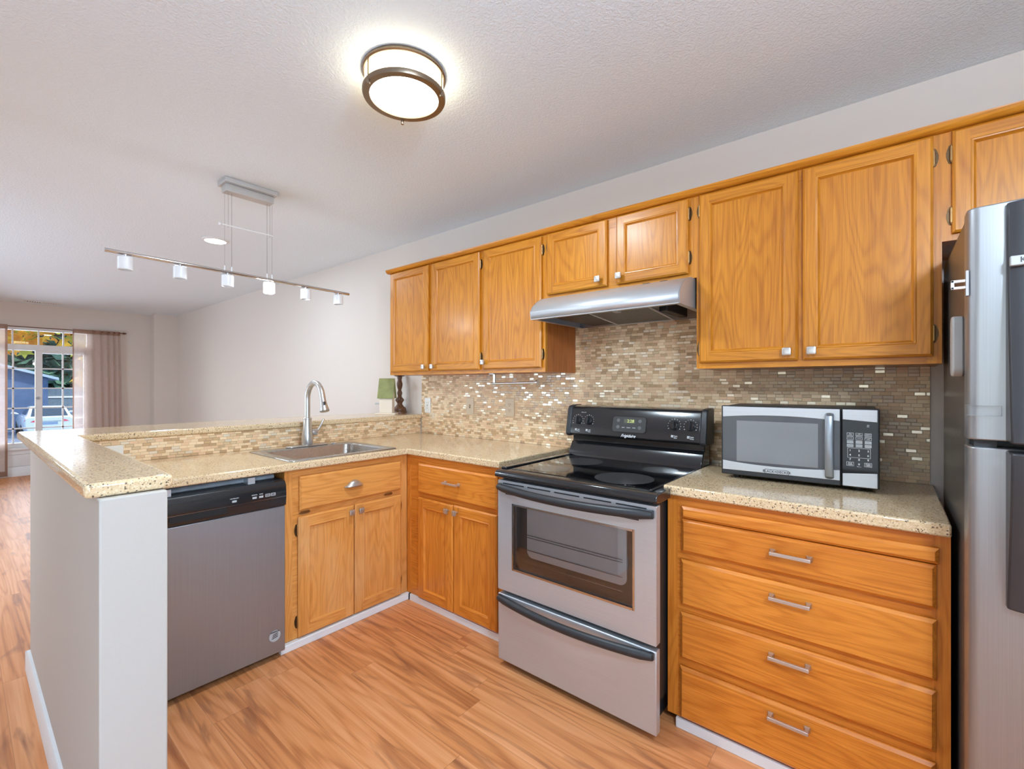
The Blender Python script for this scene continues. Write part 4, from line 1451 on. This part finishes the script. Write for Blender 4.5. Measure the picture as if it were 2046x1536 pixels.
hk = thing('magnetic_hook', 'small white magnetic hook on the refrigerator side, upper', 'hook', (0.143, 1.555, 1.545))
MB().box(-0.004, 0.001, -0.008, 0.006, -0.030, 0.030).build('backplate', grey_plastic, hk)
MB().box(-0.030, -0.004, -0.006, 0.004, -0.012, -0.006).box(-0.030, -0.004, -0.006, 0.004, 0.004, 0.010).box(-0.030, -0.024, -0.006, 0.004, -0.012, 0.010).build('clip', white_m, hk, merge=False, bevel=0.001)
mg = MB().prism(rounded(-0.030, 0.030, -0.078, 0.078, 0.022, 5), 'x', -0.022, 0.0005).build('magnet_holder', grey_plastic, None, bevel=0.004)
mg.location = (0.1435, 1.66, 1.40)
tag(mg, 'grey rounded plastic holder stuck to the refrigerator side', 'magnet holder')

# ------------------------------------------------------------------ things on walls and worktops
def plate(name, label, xc, zc, w_, h_, mat, kind):
    o = thing(name, label, 'outlet' if kind != 'switch' else 'switch', (xc, 2.3712, zc))
    MB().prism(rounded(-w_ / 2, w_ / 2, -h_ / 2, h_ / 2, 0.004, 3), 'y', -0.006, 0.0).build('cover_plate', mat, o, bevel=0.002)
    if kind == 'duplex':
        for s in (-1, 1):
            f = MB().prism(rounded(-0.016, 0.016, s * 0.02 - 0.014, s * 0.02 + 0.014, 0.008, 4), 'y', -0.0072, -0.005).build('socket', mat, o)
            MB().box(-0.0075, -0.005, -0.0076, -0.007, s * 0.02, s * 0.02 + 0.008).box(0.005, 0.0075, -0.0076, -0.007, s * 0.02, s * 0.02 + 0.008).box(-0.0022, 0.0022, -0.0076, -0.007, s * 0.02 - 0.0095, s * 0.02 - 0.005).build('slots', slot_m, f, merge=False)
    elif kind == 'switch':
        MB().box(-0.005, 0.005, -0.007, -0.005, -0.012, 0.012).build('toggle_slot', slot_m, o)
        MB().prism([(-0.006, -0.004), (-0.018, 0.004), (-0.018, 0.010), (-0.006, 0.006)], 'x', -0.0038, 0.0038).build('toggle', mat, o)
    elif kind == 'decor':
        f = MB().box(-0.0165, 0.0165, -0.0075, -0.005, -0.034, 0.034).build('socket', mat, o, bevel=0.001)
        mb = MB()
        for s in (-1, 1):
            mb.box(-0.0075, -0.005, -0.0079, -0.0074, s * 0.021 - 0.004, s * 0.021 + 0.004).box(0.005, 0.0075, -0.0079, -0.0074, s * 0.021 - 0.004, s * 0.021 + 0.004)
        mb.box(-0.006, 0.006, -0.0082, -0.0074, 0.002, 0.006).box(-0.006, 0.006, -0.0082, -0.0074, -0.006, -0.002)
        mb.build('slots', slot_m, f, merge=False)
    return o
plate('wall_outlet', 'white safety outlet on the mosaic beside the candlestick', -2.822, 1.140, 0.070, 0.118, plate_white, 'decor')
plate('wall_switch', 'beige toggle switch plate, between the two outlets on the mosaic', -2.352, 1.146, 0.074, 0.120, plate_beige, 'switch')
plate('wall_outlet', 'beige duplex outlet on the mosaic nearest the range', -1.977, 1.148, 0.078, 0.122, plate_beige, 'duplex')
pw = thing('wall_outlet', 'white outlet plate lying sideways on low mosaic by the bar end', 'outlet', (-2.9098, 0.462, 0.968), PI / 2)
MB().prism(rounded(-0.058, 0.058, -0.037, 0.037, 0.004, 3), 'y', -0.006, 0.0).build('cover_plate', plate_white, pw, bevel=0.002)

pt = thing('paper_towel_holder', 'nickel paper towel bar hung under the left wall cabinet', 'paper towel holder', (-1.965, 2.20, 1.373))
MB().box(-0.020, 0.020, -0.03, 0.03, -0.004, 0.0).build('mounting_plate', nickel, pt)
MB().box(-0.009, 0.009, -0.005, 0.005, -0.066, -0.004).build('hanger', nickel, pt, bevel=0.001)
MB().tube([(-0.028, 0, -0.064), (0.345, 0, -0.058)], 0.0075, 16).tube([(0.338, 0, -0.058), (0.349, 0, -0.058)], 0.016, 20).build('bar', nickel, pt, merge=False)

bh = thing('birdhouse', 'small cream birdhouse with green roof on the raised bar', 'birdhouse', (-3.093, 2.183, 1.067), math.radians(38))
MB().box(-0.085, 0.075, -0.05, 0.05, 0.0, 0.012).build('base_board', cream_m, bh, bevel=0.002)
MB().prism([(-0.034, 0.012), (0.034, 0.012), (0.034, 0.155), (0.0, 0.268), (-0.034, 0.155)], 'x', -0.055, 0.048).build('body', cream_m, bh, bevel=0.002)
mb = MB()
for s in (-1, 1):
    mb.prism([(0.0, 0.286), (s * 0.052, 0.128), (s * 0.046, 0.126), (0.0, 0.268)], 'x', -0.066, 0.060)
mb.build('roof', green_roof, bh, merge=False)
MB().cyl((-0.055, 0, 0.085), (-0.098, 0, 0.085), 0.006, None, 12).build('perch', grey_plastic, bh)
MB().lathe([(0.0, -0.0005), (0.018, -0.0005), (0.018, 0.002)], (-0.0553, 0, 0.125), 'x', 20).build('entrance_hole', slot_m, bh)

cs = thing('candlestick', 'tall turned dark wood candlestick on the bar near the wall', 'candlestick', (-3.115, 2.318, 1.067))
prof = [(0.0, 0.0), (0.055, 0.0), (0.056, 0.016), (0.050, 0.022), (0.052, 0.030), (0.050, 0.042), (0.040, 0.052), (0.030, 0.062), (0.019, 0.078), (0.022, 0.090), (0.031, 0.102), (0.034, 0.112), (0.026, 0.124), (0.017, 0.134),
        (0.016, 0.146), (0.020, 0.158), (0.021, 0.170), (0.015, 0.186), (0.014, 0.196), (0.018, 0.206), (0.023, 0.228), (0.024, 0.246), (0.019, 0.262), (0.016, 0.276), (0.020, 0.290), (0.020, 0.302), (0.0, 0.302)]
MB().lathe(prof, (0, 0, 0), 'z', 40, flute=(8, 13, 10)).build('turned_post', carved_m, cs, smooth=50)
MB().lathe([(0.0, 0.302), (0.030, 0.302), (0.046, 0.310), (0.048, 0.318), (0.0, 0.318)], (0, 0, 0), 'z', 32).build('candle_cup', carved_m, cs)

# ------------------------------------------------------------------ ceiling fixtures
cl = thing('ceiling_lamp', 'round bronze-ringed ceiling lamp, lit, above the kitchen floor', 'ceiling lamp', (-1.415, 1.075, ZC))
MB().lathe([(0.0, 0.0), (0.152, 0.0), (0.154, -0.005), (0.154, -0.012), (0.149, -0.016), (0.0, -0.016)], (0, 0, 0), 'z', 64).build('ceiling_ring', fix_bronze, cl)
MB().lathe([(0.144, -0.016), (0.144, -0.079)], (0, 0, 0), 'z', 64).build('side_glass', lamp_side, cl)
MB().lathe([(0.127, -0.078), (0.127, -0.094), (0.150, -0.094), (0.153, -0.088), (0.153, -0.078), (0.127, -0.078)], (0, 0, 0), 'z', 64).build('lower_ring', fix_bronze, cl)
MB().lathe([(0.0, -0.090), (0.128, -0.088)], (0, 0, 0), 'z', 64).build('diffuser', lamp_white, cl)
for a in (math.radians(146), math.radians(266), math.radians(26)):
    x, y = 0.149 * math.cos(a), 0.149 * math.sin(a)
    MB().tube([(x, y, -0.018), (x, y, -0.094)], 0.0035, 10).tube([(x, y, -0.094), (x, y, -0.108)], 0.006, 12).build('post', fix_bronze, cl, merge=False)
kl = disc_light('kitchen_lamp_light', (-1.415, 1.075, ZC - 0.100), 0.22, 18, (0.77, 0.95, 1.09))

dlt = thing('downlight', 'flat white ceiling downlight, lit, behind the track pendant', 'downlight', (-4.222, 1.333, ZC))
MB().lathe([(0.0, 0.0), (0.092, 0.0), (0.092, -0.004), (0.076, -0.010), (0.074, -0.006), (0.0, -0.006)], (0, 0, 0), 'z', 48).build('trim_ring', white_m, dlt)
MB().lathe([(0.0, -0.0085), (0.075, -0.0085)], (0, 0, 0), 'z', 48).build('lens', led_white, dlt)
disc_light('downlight_light', (-4.222, 1.333, ZC - 0.02), 0.14, 12, (0.77, 0.95, 1.12))
for i, (x, y) in enumerate(((-4.22, -1.3), (-7.2, -1.3))):
    disc_light('ceiling_light_unseen', (x, y, ZC - 0.02), 0.16, 27, (0.77, 0.95, 1.12))

vt = thing('ceiling_vent', 'slim white ceiling vent near the living room window', 'vent', (-9.28, 0.78, ZC))
MB().box(-0.05, 0.05, -0.19, 0.19, -0.006, 0.0).build('frame', white_m, vt, bevel=0.002)
for y in (-0.10, 0.06):
    mb = MB()
    for k in range(6):
        mb.box(-0.035, 0.035, y - 0.06 + k * 0.024, y - 0.052 + k * 0.024, -0.008, -0.0055)
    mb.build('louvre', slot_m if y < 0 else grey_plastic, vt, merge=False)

pd = thing('track_pendant', 'chrome bar pendant with six white glass shades over the bar', 'pendant lamp', (-2.937, 1.10, ZC))
MB().box(-0.062, 0.062, -0.143, 0.143, -0.026, 0.0).build('ceiling_flange', pale_metal, pd, bevel=0.002)
MB().box(-0.034, 0.034, -0.131, 0.131, -0.068, -0.026).build('canopy_box', pale_metal, pd, bevel=0.002)
zb = lambda y: 1.957 - (y - 0.454) * 0.0154 - ZC
MB().tube([(0, 0.454 - 1.10, zb(0.454)), (0, 1.100 - 1.10, zb(1.1)), (0, 1.753 - 1.10, zb(1.753))], 0.0095, 14).build('bar', chrome, pd)
for y, top_ in ((0.974, -0.068), (1.010, -0.068), (1.205, -0.068), (1.234, -0.068)):
    MB().tube([(0, y - 1.10, top_), (0, y - 1.10, zb(y) + 0.02)], 0.0017 if y in (1.010, 1.205) else 0.0011, 6).build('cable', chrome, pd)
    MB().cyl((0, y - 1.10, zb(y) + 0.004), (0, y - 1.10, zb(y) + 0.034), 0.0045, 0.003, 10).build('cable_socket', frost_off, pd)
for y in (0.992, 1.221):
    MB().tube([(0, y - 1.10, -0.068), (0.003, y - 1.10, -0.16), (0, y - 1.10, -0.27)], 0.0011, 6).build('loose_cord', chrome, pd)
MB().tube([(0, 0.962 - 1.10, 2.217 - ZC), (0, 1.24 - 1.10, 2.217 - ZC)], 0.0038, 8).tube([(0, 0.944 - 1.10, 2.217 - ZC), (0, 0.952 - 1.10, 2.217 - ZC)], 0.009, 12).build('spacer_rod', frost_off, pd, merge=False)
for i in range(6):
    y = 0.532 + i * 0.2282
    zt = zb(y) - 0.008
    MB().cyl((0, y - 1.10, zt - 0.012), (0, y - 1.10, zt + 0.002), 0.009, None, 14).box(-0.004, 0.004, y - 1.10 - 0.024, y - 1.10 + 0.024, zt - 0.010, zt - 0.005).build('lamp_holder', chrome, pd, merge=False)
    r = 0.031
    shd = MB().lathe([(0.008, zt - 0.010), (r - 0.003, zt - 0.011), (r, zt - 0.014), (r, zt - 0.073), (r - 0.003, zt - 0.076), (r - 0.004, zt - 0.030), (0.0, zt - 0.028)], (0, y - 1.10, 0), 'z', 28)
    so_ = shd.build('shade', bulb_lit if i == 3 else frost_off, pd)
    if i == 3:
        so_['label'] = 'lit white glass shade'
d_ = bpy.data.lights.new('pendant_light', 'POINT')
d_.energy = 4
d_.color = (0.9, 0.98, 1.1)
d_.shadow_soft_size = 0.03
o = bpy.data.objects.new('pendant_light', d_)
C.objects.link(o)
o.location = (-2.937, 1.2166, zb(1.2166) + ZC - 0.12)

# ------------------------------------------------------------------ curtains
def curtain(name, label, y0, y1, folds, gather, hem_left):
    t = thing(name, label, 'curtain', (XW + 0.075, (y0 + y1) / 2, 0.02))
    ny, nz = 110, 24
    yc_ = (y0 + y1) / 2
    ztop, zbot = 2.118, 0.02
    def pos(u, w_):
        y = y0 + (y1 - y0) * u
        flare = 1 + 0.06 * w_
        y = y0 + (y - y0) * flare if not gather < 0 else y1 + (y - y1) * flare
        g = u if gather > 0 else 1 - u
        amp = 0.006 + 0.032 * max(0, g - 0.25) ** 0.8
        ph = 2 * PI * folds * (g ** 1.6) + 0.6 * math.sin(3 * w_ + 5 * g)
        x = amp * math.sin(ph) * (0.75 + 0.25 * w_)
        return (x, y - yc_, ztop + (zbot - ztop) * w_ - 0.02)
    def grid(us, ws, dx=0.0):
        mb = MB()
        n0 = 0
        for w_ in ws:
            for u in us:
                p = pos(u, w_)
                mb.v.append((p[0] + dx, p[1], p[2]))
        k = len(us)
        for i in range(len(ws) - 1):
            for j in range(k - 1):
                mb.f.append([i * k + j, i * k + j + 1, (i + 1) * k + j + 1, (i + 1) * k + j])
                mb.mi.append(0)
        return mb
    us = [i / ny for i in range(ny + 1)]
    ws = [i / nz for i in range(nz + 1)]
    grid(us, ws).build('cloth', sheer_m, t, fix=False, smooth=60)
    lo, hi = (0.0, 0.025) if hem_left else (0.955, 1.0)
    grid([lo + (hi - lo) * i / 6 for i in range(7)], ws, 0.003).build('side_hem', hem_m, t, fix=False, smooth=60)
    grid(us, [0.965 + 0.035 * i / 4 for i in range(5)], 0.003).build('bottom_hem', hem_m, t, fix=False, smooth=60)
    hd_ = MB()
    k = len(us)
    for z in (2.148, 2.130, 2.105, 2.085):
        for u in us:
            p = pos(u, 0.0)
            hd_.v.append((p[0] * 0.6 + 0.012, p[1], z - 0.02))
    for i in range(3):
        for j in range(k - 1):
            hd_.f.append([i * k + j, i * k + j + 1, (i + 1) * k + j + 1, (i + 1) * k + j])
            hd_.mi.append(0)
    hd_.build('rod_pocket', hem_m, t, fix=False, smooth=60)
    return t
curtain('curtain', 'sheer beige curtain panel at right side of the living room window', 1.108, 1.665, 6, 1, True)
curtain('curtain', 'sheer beige curtain panel cut off by the photo\'s left edge', -0.10, 0.447, 6, -1, False)
rd = thing('curtain_rod', 'thin bronze curtain rod above the living room window', 'curtain rod', (XW + 0.075, 0.8, 2.128))
MB().tube([(0, -0.95, 0), (0, 0.885, 0)], 0.007, 12).build('rod', rod_m, rd)
for s in (-0.95, 0.885):
    q = 1 if s > 0 else -1
    MB().tube([(0, s, 0), (0, s + q * 0.01, 0), (0, s + q * 0.02, 0), (0, s + q * 0.04, 0), (0, s + q * 0.06, 0)], [0.008, 0.012, 0.016, 0.012, 0.002], 14).build('finial', rod_m, rd)
for y in (-0.92, 0.82):
    MB().box(-0.075, 0.0, y - 0.006, y + 0.006, -0.010, -0.004).box(-0.075, -0.071, y - 0.012, y + 0.012, -0.03, 0.02).build('bracket', rod_m, rd, merge=False)

# ------------------------------------------------------------------ outside the window
GZ = -1.15
asphalt = plain('asphalt', (118, 128, 142), 0.9, var=0.35, scale=1.6)
struct(MB().box(-90, -9.80, -40, 45, GZ - 0.1, GZ).build('ground', asphalt))
leaf_y = [m_sheer('yellow maple leaf', (244, 208, 84), 0.0), m_sheer('golden maple leaf', (240, 178, 72), 0.0), m_sheer('lime maple leaf', (196, 208, 96), 0.0)]
leaf_g = [plain('dark green leaf', (52, 86, 72), 0.7, var=0.3), plain('mid green leaf', (84, 120, 92), 0.7, var=0.3)]
bark = plain('bark', (62, 56, 52), 0.9, var=0.3, scale=20)


def leaf_cloud(n, center, size, ls, rng, nm, star=True):
    mb = MB()
    for _ in range(n):
        while True:
            p = Vector((rng.uniform(-1, 1), rng.uniform(-1, 1), rng.uniform(-1, 1)))
            if p.length < 1:
                break
        c = Vector(center) + Vector((p.x * size[0], p.y * size[1], p.z * size[2]))
        s = ls * rng.uniform(0.6, 1.25)
        R_ = Matrix.Rotation(rng.uniform(0, 2 * PI), 3, 'Z') @ Matrix.Rotation(rng.uniform(-0.9, 0.9), 3, 'X') @ Matrix.Rotation(rng.uniform(-0.9, 0.9), 3, 'Y')
        k = 10 if star else 6
        pts = []
        for i in range(k):
            a = 2 * PI * i / k
            r_ = s * (1.0 if i % 2 == 0 else 0.5) if star else s * (1.0 if i % 3 == 0 else 0.6)
            pts.append(c + R_ @ Vector((r_ * math.cos(a), r_ * math.sin(a), 0.12 * s * (1 if i % 2 else -1))))
        mb.add(pts, [list(range(k))], rng.randrange(nm))
    return mb


rng = random.Random(3)
tr = thing('maple_tree', 'yellow autumn maple hanging in front of the window', 'tree', (-17.0, 4.6, GZ))
MB().tube([(0, 0, 0), (0.05, 0, 1.5), (0, -0.1, 3.2), (0.1, -0.2, 5.0)], [0.22, 0.17, 0.15, 0.10], 14).build('trunk', bark, tr)
mb = MB()
for a, b, c_ in (((0, -0.1, 2.6), (1.0, -1.6, 3.9), (1.4, -3.4, 3.6)), ((0, -0.1, 3.0), (0.6, -1.4, 4.5), (0.9, -3.0, 4.9)), ((0, -0.15, 3.5), (-0.6, -1.2, 4.8), (-0.9, -2.6, 5.2)), ((0, -0.1, 3.2), (1.5, -0.6, 4.4), (3.0, -2.4, 4.3))):
    mb.tube([a, b, c_], [0.08, 0.05, 0.02], 8)
mb.build('branches', bark, tr, merge=False)
fol = MB()
for n_, c_, s_ in ((620, (1.5, -3.3, 4.15), (1.2, 2.0, 0.75)), (330, (2.6, -2.6, 4.35), (1.2, 1.8, 0.6)), (120, (1.0, -1.9, 3.3), (1.0, 0.9, 0.5)), (50, (1.2, -2.3, 2.62), (0.5, 0.55, 0.22)), (90, (0.8, -3.9, 3.55), (0.8, 0.7, 0.45)), (260, (0.4, -1.6, 5.1), (2.0, 2.4, 0.9))):
    q = leaf_cloud(n_, c_, s_, 0.17, rng, 3)
    b0 = len(fol.v)
    fol.v += q.v
    fol.f += [[i + b0 for i in f] for f in q.f]
    fol.mi += q.mi
tag(fol.build('foliage', leaf_y, tr, merge=False, fix=False, smooth=None), None, None)
for x, y, h, r, lab in ((-50.0, 4.8, 11.5, 4.8, 'dark green tree rising behind the garage roof and the fence'),):
    t = thing('broadleaf_tree', lab, 'tree', (x, y, GZ))
    MB().tube([(0, 0, 0), (0, 0, h * 0.5)], [0.3, 0.2], 10).build('trunk', bark, t)
    q = leaf_cloud(3200, (0, 0, h * 0.52), (r, r * 1.25, h * 0.50), 0.85, rng, 2, False)
    q.build('foliage', leaf_g, t, merge=False, fix=False, smooth=None)

siding = plain('slate blue siding', (78, 100, 132), 0.8, var=0.12, scale=3)
roof_g = plain('grey roof edge', (168, 182, 196), 0.6)
ga = thing('garage', 'slate blue gabled garage behind the white car', 'garage', (-36.0, -2.0, GZ))
MB().prism([(-5.2, 0), (5.2, 0), (5.2, 2.85), (0, 4.55), (-5.2, 2.85)], 'x', -7.0, 0.0).build('walls', siding, ga)
mb = MB()
for s in (-1, 1):
    mb.prism([(0, 4.55), (s * 5.6, 2.72), (s * 5.6, 2.86), (0, 4.70)], 'x', -7.3, 0.35)
mb.build('roof', roof_g, ga, merge=False)
MB().box(0.0, 0.06, -3.9, 3.0, 0.0, 2.5).build('garage_door', plain('dark blue door', (62, 82, 112), 0.7), ga)
fence_m = plain('weathered blue grey fence', (112, 128, 140), 0.8, var=0.15)
fe = thing('board_fence', 'grey board fence right of the garage behind the car', 'fence', (-38.5, 3.3, GZ))
mb = MB()
for k in range(24):
    mb.box(-0.02, 0.0, k * 0.16, k * 0.16 + 0.157, 0.0, 2.25)
mb.build('boards', fence_m, fe, merge=False)
MB().box(0.0, 0.05, 0.0, 3.9, 1.68, 1.78).box(0.0, 0.05, 0.0, 3.9, 0.4, 0.5).build('rail', plate_white, fe, merge=False)
# white picket rail just outside the window
pk = thing('picket_fence', 'low white picket fence just outside the window', 'fence', (-10.6, 0.0, GZ))
for k in range(22):
    y = -0.62 + k * 0.105
    MB().prism([(y - 0.026, 0.0), (y + 0.026, 0.0), (y + 0.030, 1.47), (y + 0.018, 1.50), (y - 0.018, 1.50), (y - 0.030, 1.47)], 'x', -0.01, 0.01).build('picket', white_m, pk)
MB().box(-0.03, -0.01, -0.66, 1.62, 1.2, 1.28).box(-0.03, -0.01, -0.66, 1.62, 0.3, 0.38).build('rail', white_m, pk, merge=False)

# car seen from behind; local x forward (away from the house is -x), width along y
carp = plain('white car paint', (196, 208, 218), 0.25, 0.0, 0.5, 0.5)
carg = plain('dark car glass', (44, 62, 74), 0.08, 0.0, 0.6)
red_l = plain('red lamp lens', (196, 44, 72), 0.2, 0.0, 0.5, 0.4)
tyre = plain('tyre rubber', (34, 36, 40), 0.8)
cr_ = thing('car', 'white car seen from behind through the window', 'car', (-30.5, 2.78, GZ))
def section(x, zs, ws):
    """closed cross-section: half widths ws at heights zs, mirrored"""
    return [(x, -w_, z) for z, w_ in zip(zs, ws)] + [(x, w_, z) for z, w_ in zip(zs[::-1], ws[::-1])]
secs = [section(0.00, (0.32, 0.45, 0.62, 0.80, 0.90, 0.94), (0.74, 0.80, 0.82, 0.80, 0.74, 0.66)),
        section(-0.18, (0.26, 0.42, 0.62, 0.84, 0.97, 1.00), (0.78, 0.86, 0.89, 0.87, 0.80, 0.70)),
        section(-0.9, (0.24, 0.42, 0.64, 0.88, 1.00, 1.02), (0.80, 0.88, 0.91, 0.89, 0.82, 0.74)),
        section(-3.2, (0.24, 0.42, 0.64, 0.86, 0.96, 0.99), (0.80, 0.88, 0.91, 0.89, 0.82, 0.72)),
        section(-4.4, (0.26, 0.40, 0.56, 0.70, 0.76, 0.78), (0.72, 0.80, 0.82, 0.78, 0.70, 0.60))]
mb = MB()
k = len(secs[0])
for s in secs:
    mb.v += s
for i in range(len(secs) - 1):
    for j in range(k):
        a, b = i * k + j, i * k + (j + 1) % k
        mb.f.append([a, b, b + k, a + k])
        mb.mi.append(0)
mb.f.append(list(range(k)))
mb.f.append([(len(secs) - 1) * k + j for j in range(k)][::-1])
mb.mi += [0, 0]
body = mb.build('body', carp, cr_, bevel=0.03, smooth=50)
mb = MB()
cab = [(-0.10, 0.96, 0.74), (-0.75, 1.40, 0.60), (-1.2, 1.44, 0.58), (-2.1, 1.42, 0.58), (-3.1, 0.97, 0.74)]
for x, z, w_ in cab:
    mb.v += [(x, -w_, z), (x, w_, z)]
for x, z, w_ in cab:
    mb.v += [(x, -0.76, 0.95), (x, 0.76, 0.95)]
for i in range(4):
    a = 2 * i
    mb.f.append([a, a + 1, a + 3, a + 2])
    mb.f.append([a, a + 2, 10 + a + 2, 10 + a])
    mb.f.append([a + 1, 10 + a + 1, 10 + a + 3, a + 3])
    mb.mi += [0, 0, 0]
mb.build('cabin', carp, cr_, bevel=0.03, fix=True)
MB().add([(-0.13, -0.62, 1.00), (-0.13, 0.62, 1.00), (-0.70, 0.52, 1.385), (-0.70, -0.52, 1.385), (-0.16, -0.62, 0.99), (-0.16, 0.62, 0.99), (-0.73, 0.52, 1.37), (-0.73, -0.52, 1.37)], [(0, 1, 2, 3), (7, 6, 5, 4), (0, 4, 5, 1), (1, 5, 6, 2), (2, 6, 7, 3), (3, 7, 4, 0)]).build('rear_window', carg, cr_)
for s in (-1, 1):
    MB().add([(-0.85, s * 0.735, 1.02), (-2.85, s * 0.735, 1.02), (-2.05, s * 0.62, 1.37), (-1.1, s * 0.62, 1.38)], [(0, 1, 2, 3)]).build('side_window', carg, cr_)
    MB().add([(0.015, s * 0.44, 0.72), (-0.01, s * 0.80, 0.74), (-0.06, s * 0.845, 0.80), (-0.04, s * 0.80, 0.86), (0.005, s * 0.46, 0.82),
              (-0.05, s * 0.44, 0.72), (-0.10, s * 0.79, 0.74), (-0.14, s * 0.83, 0.80), (-0.12, s * 0.79, 0.86), (-0.06, s * 0.46, 0.82)],
             [(0, 1, 2, 3, 4), (9, 8, 7, 6, 5)] + [(i, (i + 1) % 5, 5 + (i + 1) % 5, 5 + i) for i in range(5)]).build('tail_lamp', red_l, cr_)
    MB().tube([(-2.55, s * 0.86, 1.02), (-2.55, s * 0.98, 1.06), (-2.52, s * 1.12, 1.07)], [0.03, 0.075, 0.06], 12, flat=0.8).build('side_mirror', carp, cr_)
    for x in (-0.85, -3.5):
        MB().cyl((x, s * 0.70, 0.32), (x, s * 0.90, 0.32), 0.32, None, 24).build('wheel', tyre, cr_)
MB().box(-0.03, 0.012, -0.26, 0.26, 0.60, 0.72).build('number_plate', plain('plate blue grey', (120, 146, 176), 0.5), cr_)
MB().box(-0.02, 0.008, -0.42, 0.42, 0.745, 0.760).build('trunk_groove', carg, cr_)
